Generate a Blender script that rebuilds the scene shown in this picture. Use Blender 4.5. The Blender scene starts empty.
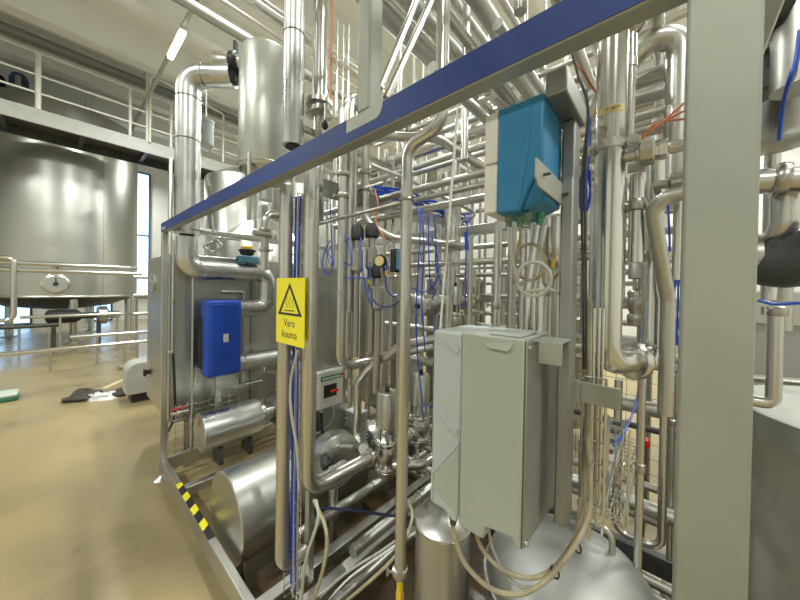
import bpy, math, random
from mathutils import Vector, Matrix
sc = bpy.context.scene
C = sc.collection
R = math.radians

# ---------------------------------------------------------------- camera
CH = 1.6
YAW, PITCH, ROLL, FPX, PCY = R(41.5), R(-.6), R(.95), 305.0, 291.5
cam_d = bpy.data.cameras.new('camera'); cam = bpy.data.objects.new('camera', cam_d); C.objects.link(cam)
cam_d.sensor_width = 36; cam_d.lens = FPX / 800 * 36; cam_d.clip_start = .02; cam_d.clip_end = 200
sc.camera = cam
RT = Vector((math.cos(YAW), math.sin(YAW), 0))
F0 = Vector((-math.sin(YAW), math.cos(YAW), 0))
FW = F0 * math.cos(PITCH) + Vector((0, 0, math.sin(PITCH)))
UP = Vector((0, 0, math.cos(PITCH))) - F0 * math.sin(PITCH)
RC = RT * math.cos(ROLL) + UP * math.sin(ROLL)
UP = UP * math.cos(ROLL) - RT * math.sin(ROLL)
CP = Vector((0, 0, CH))
cam.matrix_world = Matrix(((RC.x, UP.x, -FW.x, 0), (RC.y, UP.y, -FW.y, 0), (RC.z, UP.z, -FW.z, CH), (0, 0, 0, 1)))
cam_d.shift_y = (PCY - 300) / 800

# ---------------------------------------------------------------- world, exposure, hall lamps
w = bpy.data.worlds.new('hall_daylight'); sc.world = w; w.use_nodes = True
bg = w.node_tree.nodes['Background']; bg.inputs[0].default_value = (.93, .97, 1, 1); bg.inputs[1].default_value = .75
sc.view_settings.view_transform = 'Standard'; sc.view_settings.look = 'None'
sc.view_settings.gamma = 1; sc.view_settings.use_curve_mapping = False
sc.view_settings.exposure = 0.38
LAMP_W = 150.0
# (x, y) of the fluorescent strips hung along the ceiling
LAMPS = [(-7.3, 1.55), (-16.2, 1.55), (-2.5, 1.55), (2.5, 1.55), (-7.3, 6.5), (-12.5, 6.5), (-2.5, 6.5), (2.5, 6.5),
         (-7.3, -3.5), (-2.5, -3.5), (2.5, -3.5), (-12.5, -3.5), (-5, 11), (1, 11)]

# ---------------------------------------------------------------- materials
def mat(name, col, rough=.5, metal=0., noise=0., scale=8., bump=0., emit=0., rvar=0., stretch=None, trans=0., col2=None, coat=0.):
    m = bpy.data.materials.new(name); m.use_nodes = True
    nt = m.node_tree; b = nt.nodes['Principled BSDF']
    c = tuple(col) + (1,)
    b.inputs['Base Color'].default_value = c; b.inputs['Roughness'].default_value = rough
    b.inputs['Metallic'].default_value = metal
    if coat: b.inputs['Coat Weight'].default_value = coat
    if trans: b.inputs['Transmission Weight'].default_value = trans
    if emit:
        b.inputs['Emission Color'].default_value = c; b.inputs['Emission Strength'].default_value = emit
    if noise or bump or rvar or col2:
        tc = nt.nodes.new('ShaderNodeTexCoord'); mp = nt.nodes.new('ShaderNodeMapping')
        nt.links.new(tc.outputs['Object'], mp.inputs[0])
        if stretch: mp.inputs['Scale'].default_value = stretch
        nz = nt.nodes.new('ShaderNodeTexNoise'); nz.inputs['Scale'].default_value = scale; nz.inputs['Detail'].default_value = 6
        nt.links.new(mp.outputs[0], nz.inputs['Vector'])
        if noise or col2:
            cr = nt.nodes.new('ShaderNodeValToRGB')
            lo = col2 if col2 else [max(0, x * (1 - noise)) for x in col]
            cr.color_ramp.elements[0].color = tuple(lo) + (1,); cr.color_ramp.elements[1].color = tuple(min(1, x * (1 + noise * .5)) for x in col) + (1,)
            cr.color_ramp.elements[0].position = .28; cr.color_ramp.elements[1].position = .72
            nt.links.new(nz.outputs[0], cr.inputs[0]); nt.links.new(cr.outputs[0], b.inputs['Base Color'])
        if rvar:
            mr = nt.nodes.new('ShaderNodeMapRange')
            mr.inputs['From Min'].default_value = .3; mr.inputs['From Max'].default_value = .7
            mr.inputs['To Min'].default_value = max(.02, rough - rvar); mr.inputs['To Max'].default_value = rough + rvar
            nt.links.new(nz.outputs[0], mr.inputs[0]); nt.links.new(mr.outputs[0], b.inputs['Roughness'])
        if bump:
            bp = nt.nodes.new('ShaderNodeBump'); bp.inputs['Strength'].default_value = bump; bp.inputs['Distance'].default_value = .01
            nt.links.new(nz.outputs[0], bp.inputs['Height']); nt.links.new(bp.outputs[0], b.inputs['Normal'])
    return m
STEEL = mat('polished_stainless', (.66, .655, .62), .21, 1)
PIPE = mat('stainless_pipe', (.62, .61, .575), .28, 1)
SATIN = mat('satin_stainless', (.56, .56, .52), .38, 1, noise=.06, scale=3, rvar=.03, stretch=(1, 1, .2))
WORN = mat('weathered_pipe', (.50, .50, .465), .40, 1, noise=.12, scale=6, rvar=.05)
SHEET = mat('brushed_sheet', (.52, .52, .49), .36, 1, noise=.12, scale=14, rvar=.1, stretch=(1, 1, .12))
POSTD = mat('shaded_dull_steel', (.34, .34, .32), .48, .85, noise=.12, scale=9, rvar=.06)  # darker steel: the weak light on the hanging post is put into the colour
POST = mat('matt_blasted_steel', (.41, .425, .375), .55, .5, noise=.16, scale=5, rvar=.06, bump=.03)
GALV = mat('galvanised_cladding', (.60, .61, .60), .34, 1, noise=.16, scale=4, rvar=.1)
CAST = mat('cast_stainless', (.48, .465, .43), .3, 1)
TANKM = mat('tank_stainless', (.52, .52, .48), .33, 1, noise=.08, scale=.8, rvar=.03, stretch=(1, 1, .35))
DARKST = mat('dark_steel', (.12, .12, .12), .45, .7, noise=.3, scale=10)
BLACK = mat('black_rubber', (.018, .018, .02), .5)
BLUEF = mat('blue_film', (.017, .046, .22), .55, 0, noise=.08, scale=4)
BLUEC = mat('blue_cover', (.012, .07, .50), .38, 0, noise=.1, scale=5)
TEAL = mat('blue_housing', (.022, .20, .40), .42, 0, noise=.08, scale=8)
TEAL2 = mat('blue_pump_motor', (.10, .25, .38), .5)
NAVY = mat('blue_motor_paint', (.05, .10, .18), .45)
WHITEP = mat('white_plastic', (.72, .71, .64), .45, 0, noise=.05, scale=5)
GREYP = mat('grey_green_plastic', (.40, .43, .37), .42, 0, noise=.05, scale=6)
GREYL = mat('light_grey_plastic', (.46, .50, .49), .42, 0, noise=.04, scale=6)
GREYBOX = mat('grey_enamel', (.42, .42, .38), .5, 0, noise=.08, scale=6)
BACKP = mat('drive_back_casting', (.40, .39, .36), .5, .8, noise=.2, scale=6)
YEL = mat('yellow_sign', (.88, .78, .03), .4)
YTAG = mat('faded_yellow_tape', (.75, .62, .28), .5, noise=.15, scale=30)
YDULL = mat('yellow_plastic', (.75, .50, .03), .45)
INK = mat('black_ink', (.03, .03, .03), .5)
WINK = mat('white_ink', (.8, .8, .8), .5)
REDP = mat('red_plastic', (.75, .03, .02), .4)
GREEN = mat('green_plastic', (.02, .16, .09), .45)
GLAND = mat('green_grey_gland', (.15, .26, .19), .45)
BHOSE = mat('blue_air_hose', (.01, .07, .55), .35)
BEIGE = mat('beige_cable', (.42, .37, .24), .5, noise=.25, scale=25)
GCABLE = mat('grey_cable', (.45, .44, .38), .5)
COPPER = mat('orange_brown_cable', (.55, .20, .09), .45)
CHALK = mat('chalk_white', (.78, .78, .74), .5)
FLOORM = mat('epoxy_floor', (.385, .305, .145), .36, 0, scale=1.1, rvar=.12, bump=.02, col2=(.225, .18, .10))
CEIL = mat('white_ceiling_panels', (.86, .87, .84), .6, 0, noise=.04, scale=2)
WALLM = mat('pale_wall_panels', (.68, .68, .63), .6, 0, noise=.05, scale=2)
LAMPM = mat('lamp_diffuser', (1, .99, .94), .4, emit=9)
SKYM = mat('daylight_window_glazing', (.38, .66, 1.0), .3, emit=2.4)
WOOD = mat('pale_wood_board', (.60, .47, .28), .6, noise=.2, scale=20, stretch=(1, 8, 1))
RAG = mat('dark_rag_cloth', (.07, .06, .05), .8, noise=.3, scale=30)
PAPER = mat('crumpled_white_wrap', (.65, .66, .66), .5)

# ---------------------------------------------------------------- mesh helpers
class MB:
    def __init__(s): s.v = []; s.f = []
    def add(s, vs, fs):
        b = len(s.v); s.v += [Vector(v) for v in vs]; s.f += [tuple(b + i for i in f) for f in fs]; return s
    def box(s, x0, x1, y0, y1, z0, z1):
        vs = [(x, y, z) for x in (x0, x1) for y in (y0, y1) for z in (z0, z1)]
        return s.add(vs, [(0, 1, 3, 2), (4, 6, 7, 5), (0, 4, 5, 1), (2, 3, 7, 6), (0, 2, 6, 4), (1, 5, 7, 3)])
    def obox(s, c, ax, ay, az):      # oriented box: centre and three half vectors
        c, ax, ay, az = map(Vector, (c, ax, ay, az))
        vs = [c + i * ax + j * ay + k * az for i in (-1, 1) for j in (-1, 1) for k in (-1, 1)]
        return s.add(vs, [(0, 1, 3, 2), (4, 6, 7, 5), (0, 4, 5, 1), (2, 3, 7, 6), (0, 2, 6, 4), (1, 5, 7, 3)])
    def prism(s, poly, ext):
        ext = Vector(ext); n = len(poly)
        vs = [Vector(p) for p in poly] + [Vector(p) + ext for p in poly]
        return s.add(vs, [tuple(range(n)), tuple(range(2 * n - 1, n - 1, -1))] + [(i, i + n, (i + 1) % n + n, (i + 1) % n) for i in range(n)])
    def lathe(s, o, ax, prof, n=24, caps=True):   # profile: (radius, height) along the axis
        o = Vector(o); ax = Vector(ax).normalized()
        u = ax.orthogonal().normalized(); v = ax.cross(u)
        vs = []
        for r, h in prof:
            r = max(r, 1e-4)
            for k in range(n):
                a = 2 * math.pi * k / n
                vs.append(o + ax * h + (u * math.cos(a) + v * math.sin(a)) * r)
        m = len(prof); fs = []
        for i in range(m - 1):
            for k in range(n):
                fs.append((i * n + k, i * n + (k + 1) % n, (i + 1) * n + (k + 1) % n, (i + 1) * n + k))
        if caps: fs += [tuple(range(n - 1, -1, -1)), tuple(range((m - 1) * n, m * n))]
        return s.add(vs, fs)
    def cyl(s, p0, p1, r, n=16, r1=None):
        p0, p1 = Vector(p0), Vector(p1); d = p1 - p0
        if d.length < 1e-6: return s
        return s.lathe(p0, d, [(r, 0), (r if r1 is None else r1, d.length)], n)
    def tube(s, pts, r, bend=0., n=14, caps=True):
        pts = fillet(pts, bend) if bend else [Vector(p) for p in pts]
        q = [pts[0]]
        for p in pts[1:]:
            if (p - q[-1]).length > 1e-5: q.append(p)
        pts = q
        if len(pts) < 2: return s
        T = []
        for i in range(len(pts)):
            a = pts[max(0, i - 1)]; b = pts[min(len(pts) - 1, i + 1)]; T.append((b - a).normalized())
        u = T[0].orthogonal().normalized(); vs = []
        for i, p in enumerate(pts):
            u = (u - T[i] * u.dot(T[i])).normalized(); v = T[i].cross(u)
            for k in range(n):
                a = 2 * math.pi * k / n; vs.append(p + (u * math.cos(a) + v * math.sin(a)) * r)
        fs = []
        for i in range(len(pts) - 1):
            for k in range(n): fs.append((i * n + k, i * n + (k + 1) % n, (i + 1) * n + (k + 1) % n, (i + 1) * n + k))
        if caps: fs += [tuple(range(n - 1, -1, -1)), tuple(range((len(pts) - 1) * n, len(pts) * n))]
        return s.add(vs, fs)
    def torus(s, c, ax, R_, r, n=24, m=10):
        c = Vector(c); ax = Vector(ax).normalized(); u = ax.orthogonal().normalized(); v = ax.cross(u)
        vs = []
        for i in range(n):
            a = 2 * math.pi * i / n; d = u * math.cos(a) + v * math.sin(a)
            for j in range(m):
                b = 2 * math.pi * j / m; vs.append(c + d * (R_ + r * math.cos(b)) + ax * r * math.sin(b))
        return s.add(vs, [(i * m + j, ((i + 1) % n) * m + j, ((i + 1) % n) * m + (j + 1) % m, i * m + (j + 1) % m) for i in range(n) for j in range(m)])
    def build(s, name, m, parent=None, bevel=0., origin=None, seg=2):
        me = bpy.data.meshes.new(name)
        if parent is not None: org = root_loc(parent)
        elif origin is not None: org = Vector(origin)
        else:
            xs = [v.x for v in s.v]; ys = [v.y for v in s.v]; zs = [v.z for v in s.v]
            org = Vector(((min(xs) + max(xs)) / 2, (min(ys) + max(ys)) / 2, min(zs)))
        me.from_pydata([v - org for v in s.v], [], s.f); me.validate()
        bm = __import__('bmesh').new(); bm.from_mesh(me)
        __import__('bmesh').ops.recalc_face_normals(bm, faces=bm.faces); bm.to_mesh(me); bm.free()
        me.polygons.foreach_set('use_smooth', [True] * len(me.polygons))
        me.set_sharp_from_angle(angle=R(38))
        me.materials.append(m)
        o = bpy.data.objects.new(name, me); C.objects.link(o)
        if parent is not None: o.parent = parent
        else: o.location = org
        if bevel:
            md = o.modifiers.new('bevel', 'BEVEL'); md.width = bevel; md.segments = seg; md.limit_method = 'ANGLE'; md.angle_limit = R(40)
        return o
def root_loc(p):
    while p.parent: p = p.parent
    return p.location.copy()
def fillet(pts, rad):
    pts = [Vector(p) for p in pts]; out = [pts[0]]
    for i in range(1, len(pts) - 1):
        a, b, c = pts[i - 1], pts[i], pts[i + 1]
        d1 = a - b; d2 = c - b; l1, l2 = d1.length, d2.length
        if l1 < 1e-5 or l2 < 1e-5: continue
        d1 /= l1; d2 /= l2; ang = d1.angle(d2)
        if ang > R(176): out.append(b); continue
        t = min(rad / math.tan(ang / 2), l1 * .48, l2 * .48); rr = t * math.tan(ang / 2)
        cen = b + (d1 + d2).normalized() * (rr / math.sin(ang / 2))
        s0 = (b + d1 * t) - cen; s1 = (b + d2 * t) - cen; tot = s0.angle(s1); ax = s0.cross(s1)
        if ax.length < 1e-9: out.append(b); continue
        ax.normalize(); n = max(3, int(tot / R(12)))
        for k in range(n + 1): out.append(cen + Matrix.Rotation(tot * k / n, 3, ax) @ s0)
    out.append(pts[-1]); return out
def smooth(pts, n=8):
    P = [Vector(p) for p in pts]; P = [P[0] * 2 - P[1]] + P + [P[-1] * 2 - P[-2]]; out = []
    for i in range(1, len(P) - 2):
        for k in range(n):
            t = k / n; a, b, c, d = P[i - 1:i + 3]
            out.append(.5 * ((2 * b) + (c - a) * t + (2 * a - 5 * b + 4 * c - d) * t * t + (3 * b - a - 3 * c + d) * t ** 3))
    out.append(P[-2]); return out
def tag(o, label, cat, group=None, kind=None):
    o['label'] = label; o['category'] = cat
    if group: o['group'] = group
    if kind: o['kind'] = kind
    return o
def thing(name, label, cat, loc, group=None):
    o = bpy.data.objects.new(name, None); C.objects.link(o); o.location = Vector(loc); o.empty_display_size = .05
    return tag(o, label, cat, group)
def struct(name, mb, m, bevel=0, parent=None):
    o = mb.build(name, m, parent, bevel)
    if parent is None: o['kind'] = 'structure'
    return o
def text(body, size, org, xd, up, m, parent, name='lettering', depth=.0006, align='LEFT'):
    cu = bpy.data.curves.new('t', 'FONT'); cu.body = body; cu.size = size; cu.extrude = depth; cu.align_x = align
    cu.resolution_u = 3
    to = bpy.data.objects.new('t', cu); me = bpy.data.meshes.new_from_object(to)
    xd = Vector(xd).normalized(); up = Vector(up).normalized(); nz = xd.cross(up); org = Vector(org) - root_loc(parent)
    for v in me.vertices: v.co = org + xd * v.co.x + up * v.co.y + nz * v.co.z
    bpy.data.objects.remove(to); me.name = name; me.materials.clear(); me.materials.append(m)
    o = bpy.data.objects.new(name, me); C.objects.link(o); o.parent = parent; return o

# ---------------------------------------------------------------- from a sight line to a point on a known plane of the place
def ray(px, py): return FW + RC * ((px - 400) / FPX) + UP * ((PCY - py) / FPX)
def W(px, py, Y=None, X=None, Z=None, D=None):
    d = ray(px, py)
    if Y is not None: t = Y / d.y
    elif X is not None: t = X / d.x
    elif Z is not None: t = (Z - CH) / d.z
    else: t = D
    return CP + d * t
AX = {'x': Vector((1, 0, 0)), 'y': Vector((0, 1, 0)), 'z': Vector((0, 0, 1))}
def go(p, ax, val):                  # slide p along an axis until it lines up with a column (x, y) or a row (z)
    e = AX[ax]; q = p - CP
    if ax == 'z': A, k = UP, (PCY - val) / FPX
    else: A, k = RC, (val - 400) / FPX
    s = (k * FW.dot(q) - A.dot(q)) / (A.dot(e) - k * FW.dot(e))
    return p + e * s
def path(start, *mv):
    pts = [start.copy()]
    for m in mv:
        if m[0] == 'd': pts.append(pts[-1] + Vector(m[1]))
        elif m[0] == 'p': pts.append(m[1].copy())
        else: pts.append(go(pts[-1], m[0], m[1]))
    return pts

# ---------------------------------------------------------------- fittings
def clamp(parent, p, ax, r, name='clamp_union', m=CAST, wing=True):
    p = Vector(p); ax = Vector(ax).normalized()
    mb = MB().lathe(p - ax * .016, ax, [(r * 1.02, 0), (r * 1.32, .003), (r * 1.42, .010), (r * 1.42, .022), (r * 1.32, .029), (r * 1.02, .032)], 20)
    if wing:
        u = ax.orthogonal().normalized(); mb.cyl(p + u * r * 1.3, p + u * (r * 1.3 + .02), .005, 8)
        mb.obox(p + u * (r * 1.3 + .018), u * .004, ax * .012, ax.cross(u) * .004)
    return mb.build(name, m, parent)
def pipe(label, pts, r, bend=None, m=None, unions=(), group=None, name='pipe', cat='pipe', n=20, hangers=()):
    m = m or PIPE
    if bend is None: bend = r * 2.6
    o = MB().tube(pts, r, bend, n).build(name, m); tag(o, label, cat, group)
    pts = [Vector(p) for p in pts]
    for (i, t) in unions:            # segment index and fraction along it
        a, b = pts[i], pts[i + 1]; clamp(o, a.lerp(b, t), b - a, r)
    for (i, t) in hangers:
        a, b = pts[i], pts[i + 1]; p = a.lerp(b, t); ax = (b - a).normalized()
        MB().lathe(p - ax * .012, ax, [(r * 1.1, 0), (r * 1.22, 0.001), (r * 1.22, .023), (r * 1.1, .024)], 18).build('pipe_clip', SATIN, o)
    return o
def hose(label, pts, r, m, group=None, name='hose', cat='hose', n=8, sm=8):
    return tag(MB().tube(smooth(pts, sm), r, 0, n).build(name, m), label, cat, group)

# ================================================================ THE SETTING
struct('floor', MB().box(-18.3, 6, -8, 13, -.1, 0), FLOORM)
struct('wall_left', MB().box(-18.3, -18, -8, 13, 0, 7.7), WALLM)
struct('wall_right', MB().box(6, 6.3, -8.3, 13.3, 0, 7.7), WALLM)
struct('wall_front', MB().box(-18.3, 6, -8.3, -8, 0, 7.7), WALLM)
struct('wall_back', MB().box(-18.3, 6, 13, 13.3, 0, 7.7), WALLM)
struct('ceiling', MB().box(-18.3, 6, -8, 13.3, 7.7, 7.9), CEIL)
struct('floor_patch', MB().box(-1.75, .05, .66, 2.05, .0, .004), mat('dark_brown_floor', (.085, .055, .025), .25, 0, noise=.5, scale=4, rvar=.1))  # thin dark brown layer over the floor inside the skid frame
k = 1
for x in (-15.8, -13.8, -11.8, -9.8, -7.8, -5.8, -3.8, -1.8, .2, 2.2, 4.2):      # ribbed roof slabs
    mb = MB().prism([(x - .12, -8, 7.0), (x + .12, -8, 7.0), (x + .2, -8, 7.7), (x - .2, -8, 7.7)], (0, 20.95, 0))
    mb.box(x - .17, x + .17, -8, 12.95, 6.93, 7.0)
    struct('trim_%d' % k, mb, CEIL); k += 1
def window(n, y0, y1, z0, z1, cols=1):
    o = struct('window_%d' % n, MB().box(-18, -17.97, y0, y1, z0, z1), SKYM)
    mb = MB(); fw = .07
    for y in [y0 + (y1 - y0) * i / cols for i in range(cols + 1)]: mb.box(-17.99, -17.9, y - fw / 2, y + fw / 2, z0, z1)
    for z in (z0, (z0 + z1) / 2, z1): mb.box(-17.985, -17.905, y0, y1, z - fw / 2, z + fw / 2)
    mb.build('window_frame', DARKST, o)
window(1, -5.6, -4.2, 0.05, 2.6); window(2, -1.7, -.6, 0.05, 2.6, 2); window(3, .9, 1.6, .05, 2.6)
window(4, 2.3, 2.85, 1.0, 6.6)
window(5, -7.6, -6.2, 0.05, 2.6)

# ---------------- ceiling lamps on their trunking
for ly in sorted(set(l[1] for l in LAMPS)):
    tag(MB().box(-17.9, 5.9, ly - .03, ly + .03, 6.34, 6.40).build('lamp_trunking', GREYBOX), {1.55: 'long grey lighting trunking carrying the lit tube above the walkway'}.get(ly, 'grey lighting trunking under the white ceiling beams'), 'trunking', None if ly == 1.55 else 'lighting trunkings out in the hall')
for i, (lx, ly) in enumerate(LAMPS):
    lab = 'bright fluorescent ceiling lamp hanging over the left walkway' if i == 0 else 'fluorescent ceiling lamp hung from the trunking'
    t = thing('ceiling_lamp', lab, 'lamp', (lx, ly, 6.22), None if i == 0 else 'fluorescent lamps along the hall ceiling')
    MB().box(lx - .5, lx + .5, ly - .06, ly + .06, 6.29, 6.34).build('lamp_housing', WHITEP, t)
    MB().box(lx - .48, lx + .48, ly - .045, ly + .045, 6.22, 6.289).build('lamp_diffuser', LAMPM, t, .015)
    ld = bpy.data.lights.new('lamp_light', 'AREA'); ld.shape = 'RECTANGLE'; ld.size = .95; ld.size_y = .15; ld.energy = LAMP_W; ld.color = (.97, 1, .96)
    lo = bpy.data.objects.new('lamp_light', ld); C.objects.link(lo); lo.parent = t; lo.location = (0, 0, -.01)


# ================================================================ THE HALL ON THE LEFT
def storage_tank(cx, cy, r, z0, z1, lab, gauge=False, legs=5, seams=(), group=None, rot=0):
    t = thing('storage_tank', lab, 'tank', (cx, cy, 0), group)
    MB().lathe((cx, cy, 0), (0, 0, 1), [(r - .03, z0), (r, z0 + .03), (r, z1), (r * .96, z1 + .05)], 64, False).build('shell', TANKM, t)
    MB().lathe((cx, cy, 0), (0, 0, 1), [(r * .96, z1 + .05), (r * .5, z1 + .3), (.02, z1 + .42)], 48).build('top_cone', TANKM, t)
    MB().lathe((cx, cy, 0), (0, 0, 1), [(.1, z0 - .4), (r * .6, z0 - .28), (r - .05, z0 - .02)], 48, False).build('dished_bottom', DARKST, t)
    MB().torus((cx, cy, z0 + .02), (0, 0, 1), r, .035, 64, 8).build('bottom_rim', SATIN, t)
    for k in range(legs):
        a = rot + 2 * math.pi * k / legs; x, y = cx + (r - .22) * math.cos(a), cy + (r - .22) * math.sin(a)
        l = MB().cyl((x, y, .03), (x, y, z0 + .02), .085, 16).build('leg', PIPE, t)
        MB().lathe((x, y, 0), (0, 0, 1), [(.16, 0), (.16, .03), (.09, .05)], 16).build('foot_plate', SATIN, l)
    d0 = Vector((-cx, -cy, 0)).normalized()
    for s in seams:
        d = Matrix.Rotation(s, 3, 'Z') @ d0
        MB().box(-.01, .01, -.006, .006, 0, z1 - z0 - .1)
        p = Vector((cx, cy, 0)) + d * (r + .002)
        u = Vector((-d.y, d.x, 0))
        MB().obox(p + Vector((0, 0, (z0 + z1) / 2)), u * .012, d * .006, (0, 0, (z1 - z0) / 2 - .05)).build('weld_seam', CAST, t)
    return t, d0
TC = Vector((-13.3, .12, 0)); TR = 1.67
t, d0 = storage_tank(TC.x, TC.y, TR, 1.22, 6.2, 'large round steel tank under the walkway with gauge and number 7', seams=(R(28),), rot=R(8))
g = W(52, 284, D=7.0); d = Vector((g.x - TC.x, g.y - TC.y, 0)).normalized(); u = Vector((-d.y, d.x, 0))
pg = TC + d * TR + Vector((0, 0, g.z))
mh = MB().lathe(pg - d * .02, d, [(.25, 0), (.25, .07), (.21, .09)], 36).build('gauge_ring', STEEL, t)
MB().lathe(pg + d * .071, d, [(.2, 0), (.2, .006)], 36).build('gauge_face', mat('grey_dial', (.38, .38, .34), .4), mh)
MB().obox(pg + d * .085 + Vector((0, 0, .06)), u * .012, d * .003, (0, 0, .09)).build('gauge_needle', INK, mh)
MB().lathe(pg + d * .078, d, [(.05, 0), (.05, .02)], 16).build('gauge_hub', INK, mh)
text('7', .26, pg + d * .04 - u * .07 + Vector((0, 0, .27)), u, (0, 0, 1), INK, t, 'tank_number')
storage_tank(-13.3, -3.9, 1.67, 1.22, 6.2, 'large round steel tank cut off by the left picture edge')
storage_tank(-8.6, 3.3, .85, .9, 4.3, 'narrow steel tank beside the blue lit window strip')
storage_tank(-6.9, 4.3, 1.0, .9, 3.9, 'pale steel tank behind the insulated duct elbow')
storage_tank(-4.75, 2.15, .62, .7, 2.25, 'pale vertical steel tank behind the left control cabinet')

# agitator motors and fittings on the tank roofs
def agitator(x, y, z, lab, m=NAVY):
    t = thing('agitator_drive', lab, 'motor', (x, y, z))
    MB().cyl((x, y, z), (x, y, z + .18), .16, 20).box(x - .22, x + .22, y - .2, y + .2, z + .14, z + .2).build('gear_flange', SATIN, t)
    MB().lathe((x, y, z + .2), (0, 0, 1), [(.15, 0), (.15, .35), (.12, .42), (.05, .44)], 20).build('motor_body', m, t)
    mb = MB()
    for k in range(12):
        a = k * math.pi / 6; mb.obox((x + .155 * math.cos(a), y + .155 * math.sin(a), z + .38), (.012 * math.cos(a), .012 * math.sin(a), 0), (-.004 * math.sin(a), .004 * math.cos(a), 0), (0, 0, .14))
    mb.build('cooling_fins', m, t)
p = W(19, 62, X=-12.9); agitator(p.x, p.y, 6.42, 'dark blue agitator motor on the roof of the left tank')
p = W(3, 62, X=-13.4); agitator(p.x, p.y - .1, 6.42, 'black agitator motor at the left picture edge on a tank roof', BLACK)
p = W(70, 96, X=-11.5)
# red and blue bits lying on the tank roof
b = MB(); p = W(73, 93, X=-12.2); p.z = 6.36; b.tube([p, p + Vector((0, .2, .04)), p + Vector((.05, .4, 0))], .06, .1)
tag(b.build('red_hose_coupling', REDP), 'red hose coupling lying on the tank roof behind the railing', 'coupling')
pipe('thin vertical steel pipe rising from the left tank roof', [(-12.7, W(18, 58, X=-12.7).y, 5.95), (-12.7, W(18, 58, X=-12.7).y, 6.92)], .05, m=GALV)

# ---------------- walkway
wk = thing('walkway', 'raised steel walkway with dark underside running past the big tanks', 'walkway', (-10.5, 1.5, 5.0))
MB().box(-10.05, -10, -7.9, 7.4, 4.93, 5.24).build('fascia', GREYBOX, wk, .005)
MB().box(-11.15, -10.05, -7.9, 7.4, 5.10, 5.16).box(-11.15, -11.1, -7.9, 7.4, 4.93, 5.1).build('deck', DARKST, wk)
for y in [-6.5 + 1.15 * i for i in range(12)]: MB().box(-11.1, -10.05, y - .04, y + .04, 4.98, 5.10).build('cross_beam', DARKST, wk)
rl = thing('walkway_railing', 'tubular white railing along the edge of the raised walkway', 'railing', (-10.03, 1.5, 5.24))
for z in (5.58, 5.95, 6.42): MB().cyl((-10.03, -7.9, z), (-10.03, 4.2, z), .024, 10).build('rail', WHITEP, rl)
for px in (-80, 38, 130, 147, 171):
    q = W(px, 130, X=-10.03)
    top = 6.42 if px != 147 else 7.15
    MB().cyl((-10.03, q.y, 5.24), (-10.03, q.y, top), .032 if px != 38 else .045, 10).build('upright', WHITEP, rl)
# gate hoop by the ladder
q = W(147, 60, X=-10.03)
tag(MB().tube([(-9.96, q.y + .06, 5.2), (-9.96, q.y + .06, 6.9), (-9.96, q.y + 1.75, 6.65), (-9.96, q.y + 1.75, 5.24)], .026, .08).build('guard_hoop', WHITEP), 'tall bent guard hoop over the walkway railing opening', 'railing')
# stair rail on the far side
lad = thing('access_ladder', 'light steel access ladder leaning behind the walkway railing', 'ladder', (-11.0, 3.2, 5.2))
for dy in (0, .45): MB().tube([(-11.0, 2.9 + dy, 5.2), (-11.9, 2.9 + dy, 6.9)], .025).build('stile', WHITEP, lad)
for k in range(7): f = (k + .5) / 7; MB().cyl((-11 - .9 * f, 2.9, 5.2 + 1.7 * f), (-11 - .9 * f, 3.35, 5.2 + 1.7 * f), .014, 8).build('rung', WHITEP, lad)
# handrail and pipes past the tanks at higher level behind
for px0, py0, dz, lab in ((60, 62, 0, 'upper'), (58, 78, 0, 'middle'), (66, 86, 0, 'lower')):
    a = W(px0, py0, X=-12.5)
    sp_ = pipe('thin %s service pipe crossing above the big tank roof' % lab, [a, a + Vector((0, 4.5, 0))], .035, m=WHITEP)
    MB().cyl((a.x, a.y + .5, 5.85), (a.x, a.y + .5, a.z), .015, 8).build('support_leg', WHITEP, sp_)
for x, z, r, lab in ((-10.35, 6.82, .10, 'dark grey pipe running under the ceiling ribs over the tanks'), (-10.62, 6.84, .045, 'slim dark conduit next to the dark pipe under the ceiling ribs')):
    tag(MB().cyl((x, -7.8, z), (x, 12.8, z), r).build('ceiling_pipe', GREYBOX if r < .08 else mat('dark_grey_pipe', (.20, .20, .18), .5)), lab, 'pipe')

# ---------------- rail pipes in front of the big tank
A = -9.2
p = W(0, 262, X=A); q0 = W(-40, 262, X=A); q1 = W(134, 262, X=A)
pipe('upper of two long steel pipes crossing in front of the gauge tank', [Vector((A, q0.y, p.z)), Vector((A, q1.y, p.z)), Vector((A - .5, q1.y + .1, p.z))], .045, m=STEEL)
pipe('lower of two long steel pipes crossing in front of the gauge tank', [Vector((A, q0.y, p.z - .13)), Vector((A, q1.y + .15, p.z - .13))], .045, m=STEEL)
p = W(14, 258, X=A + .12); pt = W(14, 320, X=A + .12)
pipe('bent steel pipe drop at left in front of the gauge tank', [p + Vector((0, -1.2, .0)), p, Vector((p.x, p.y, pt.z)), Vector((p.x, p.y - 1.2, pt.z))], .04, m=STEEL)
for y, x0, x1, XX, r, nm in ((315, 20, 137, -9.9, .035, 'upper'), (334, 70, 152, -8.4, .035, 'bright middle'), (347, -5, 150, -8.2, .035, 'lowest'), (326, 0, 60, -11, .05, 'short dark')):
    a = W(x0, y, X=XX); b = W(x1, y, X=XX); a.z = b.z = (a.z + b.z) / 2
    lo_ = pipe('%s low pipe crossing the gap under the gauge tank' % nm, [a, b], r, m=STEEL if XX > -10 else DARKST)
    for f in (.3, .8): c = a.lerp(b, f); MB().cyl((c.x, c.y, 0), (c.x, c.y, c.z), .02, 10).build('support_leg', SATIN, lo_)
a = W(45, 322, X=-11.5); b = W(92, 322, X=-11.5)
t = thing('transfer_pump', 'dark pump and motor under the gauge tank', 'pump', (a.x, a.y, 0))
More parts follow.
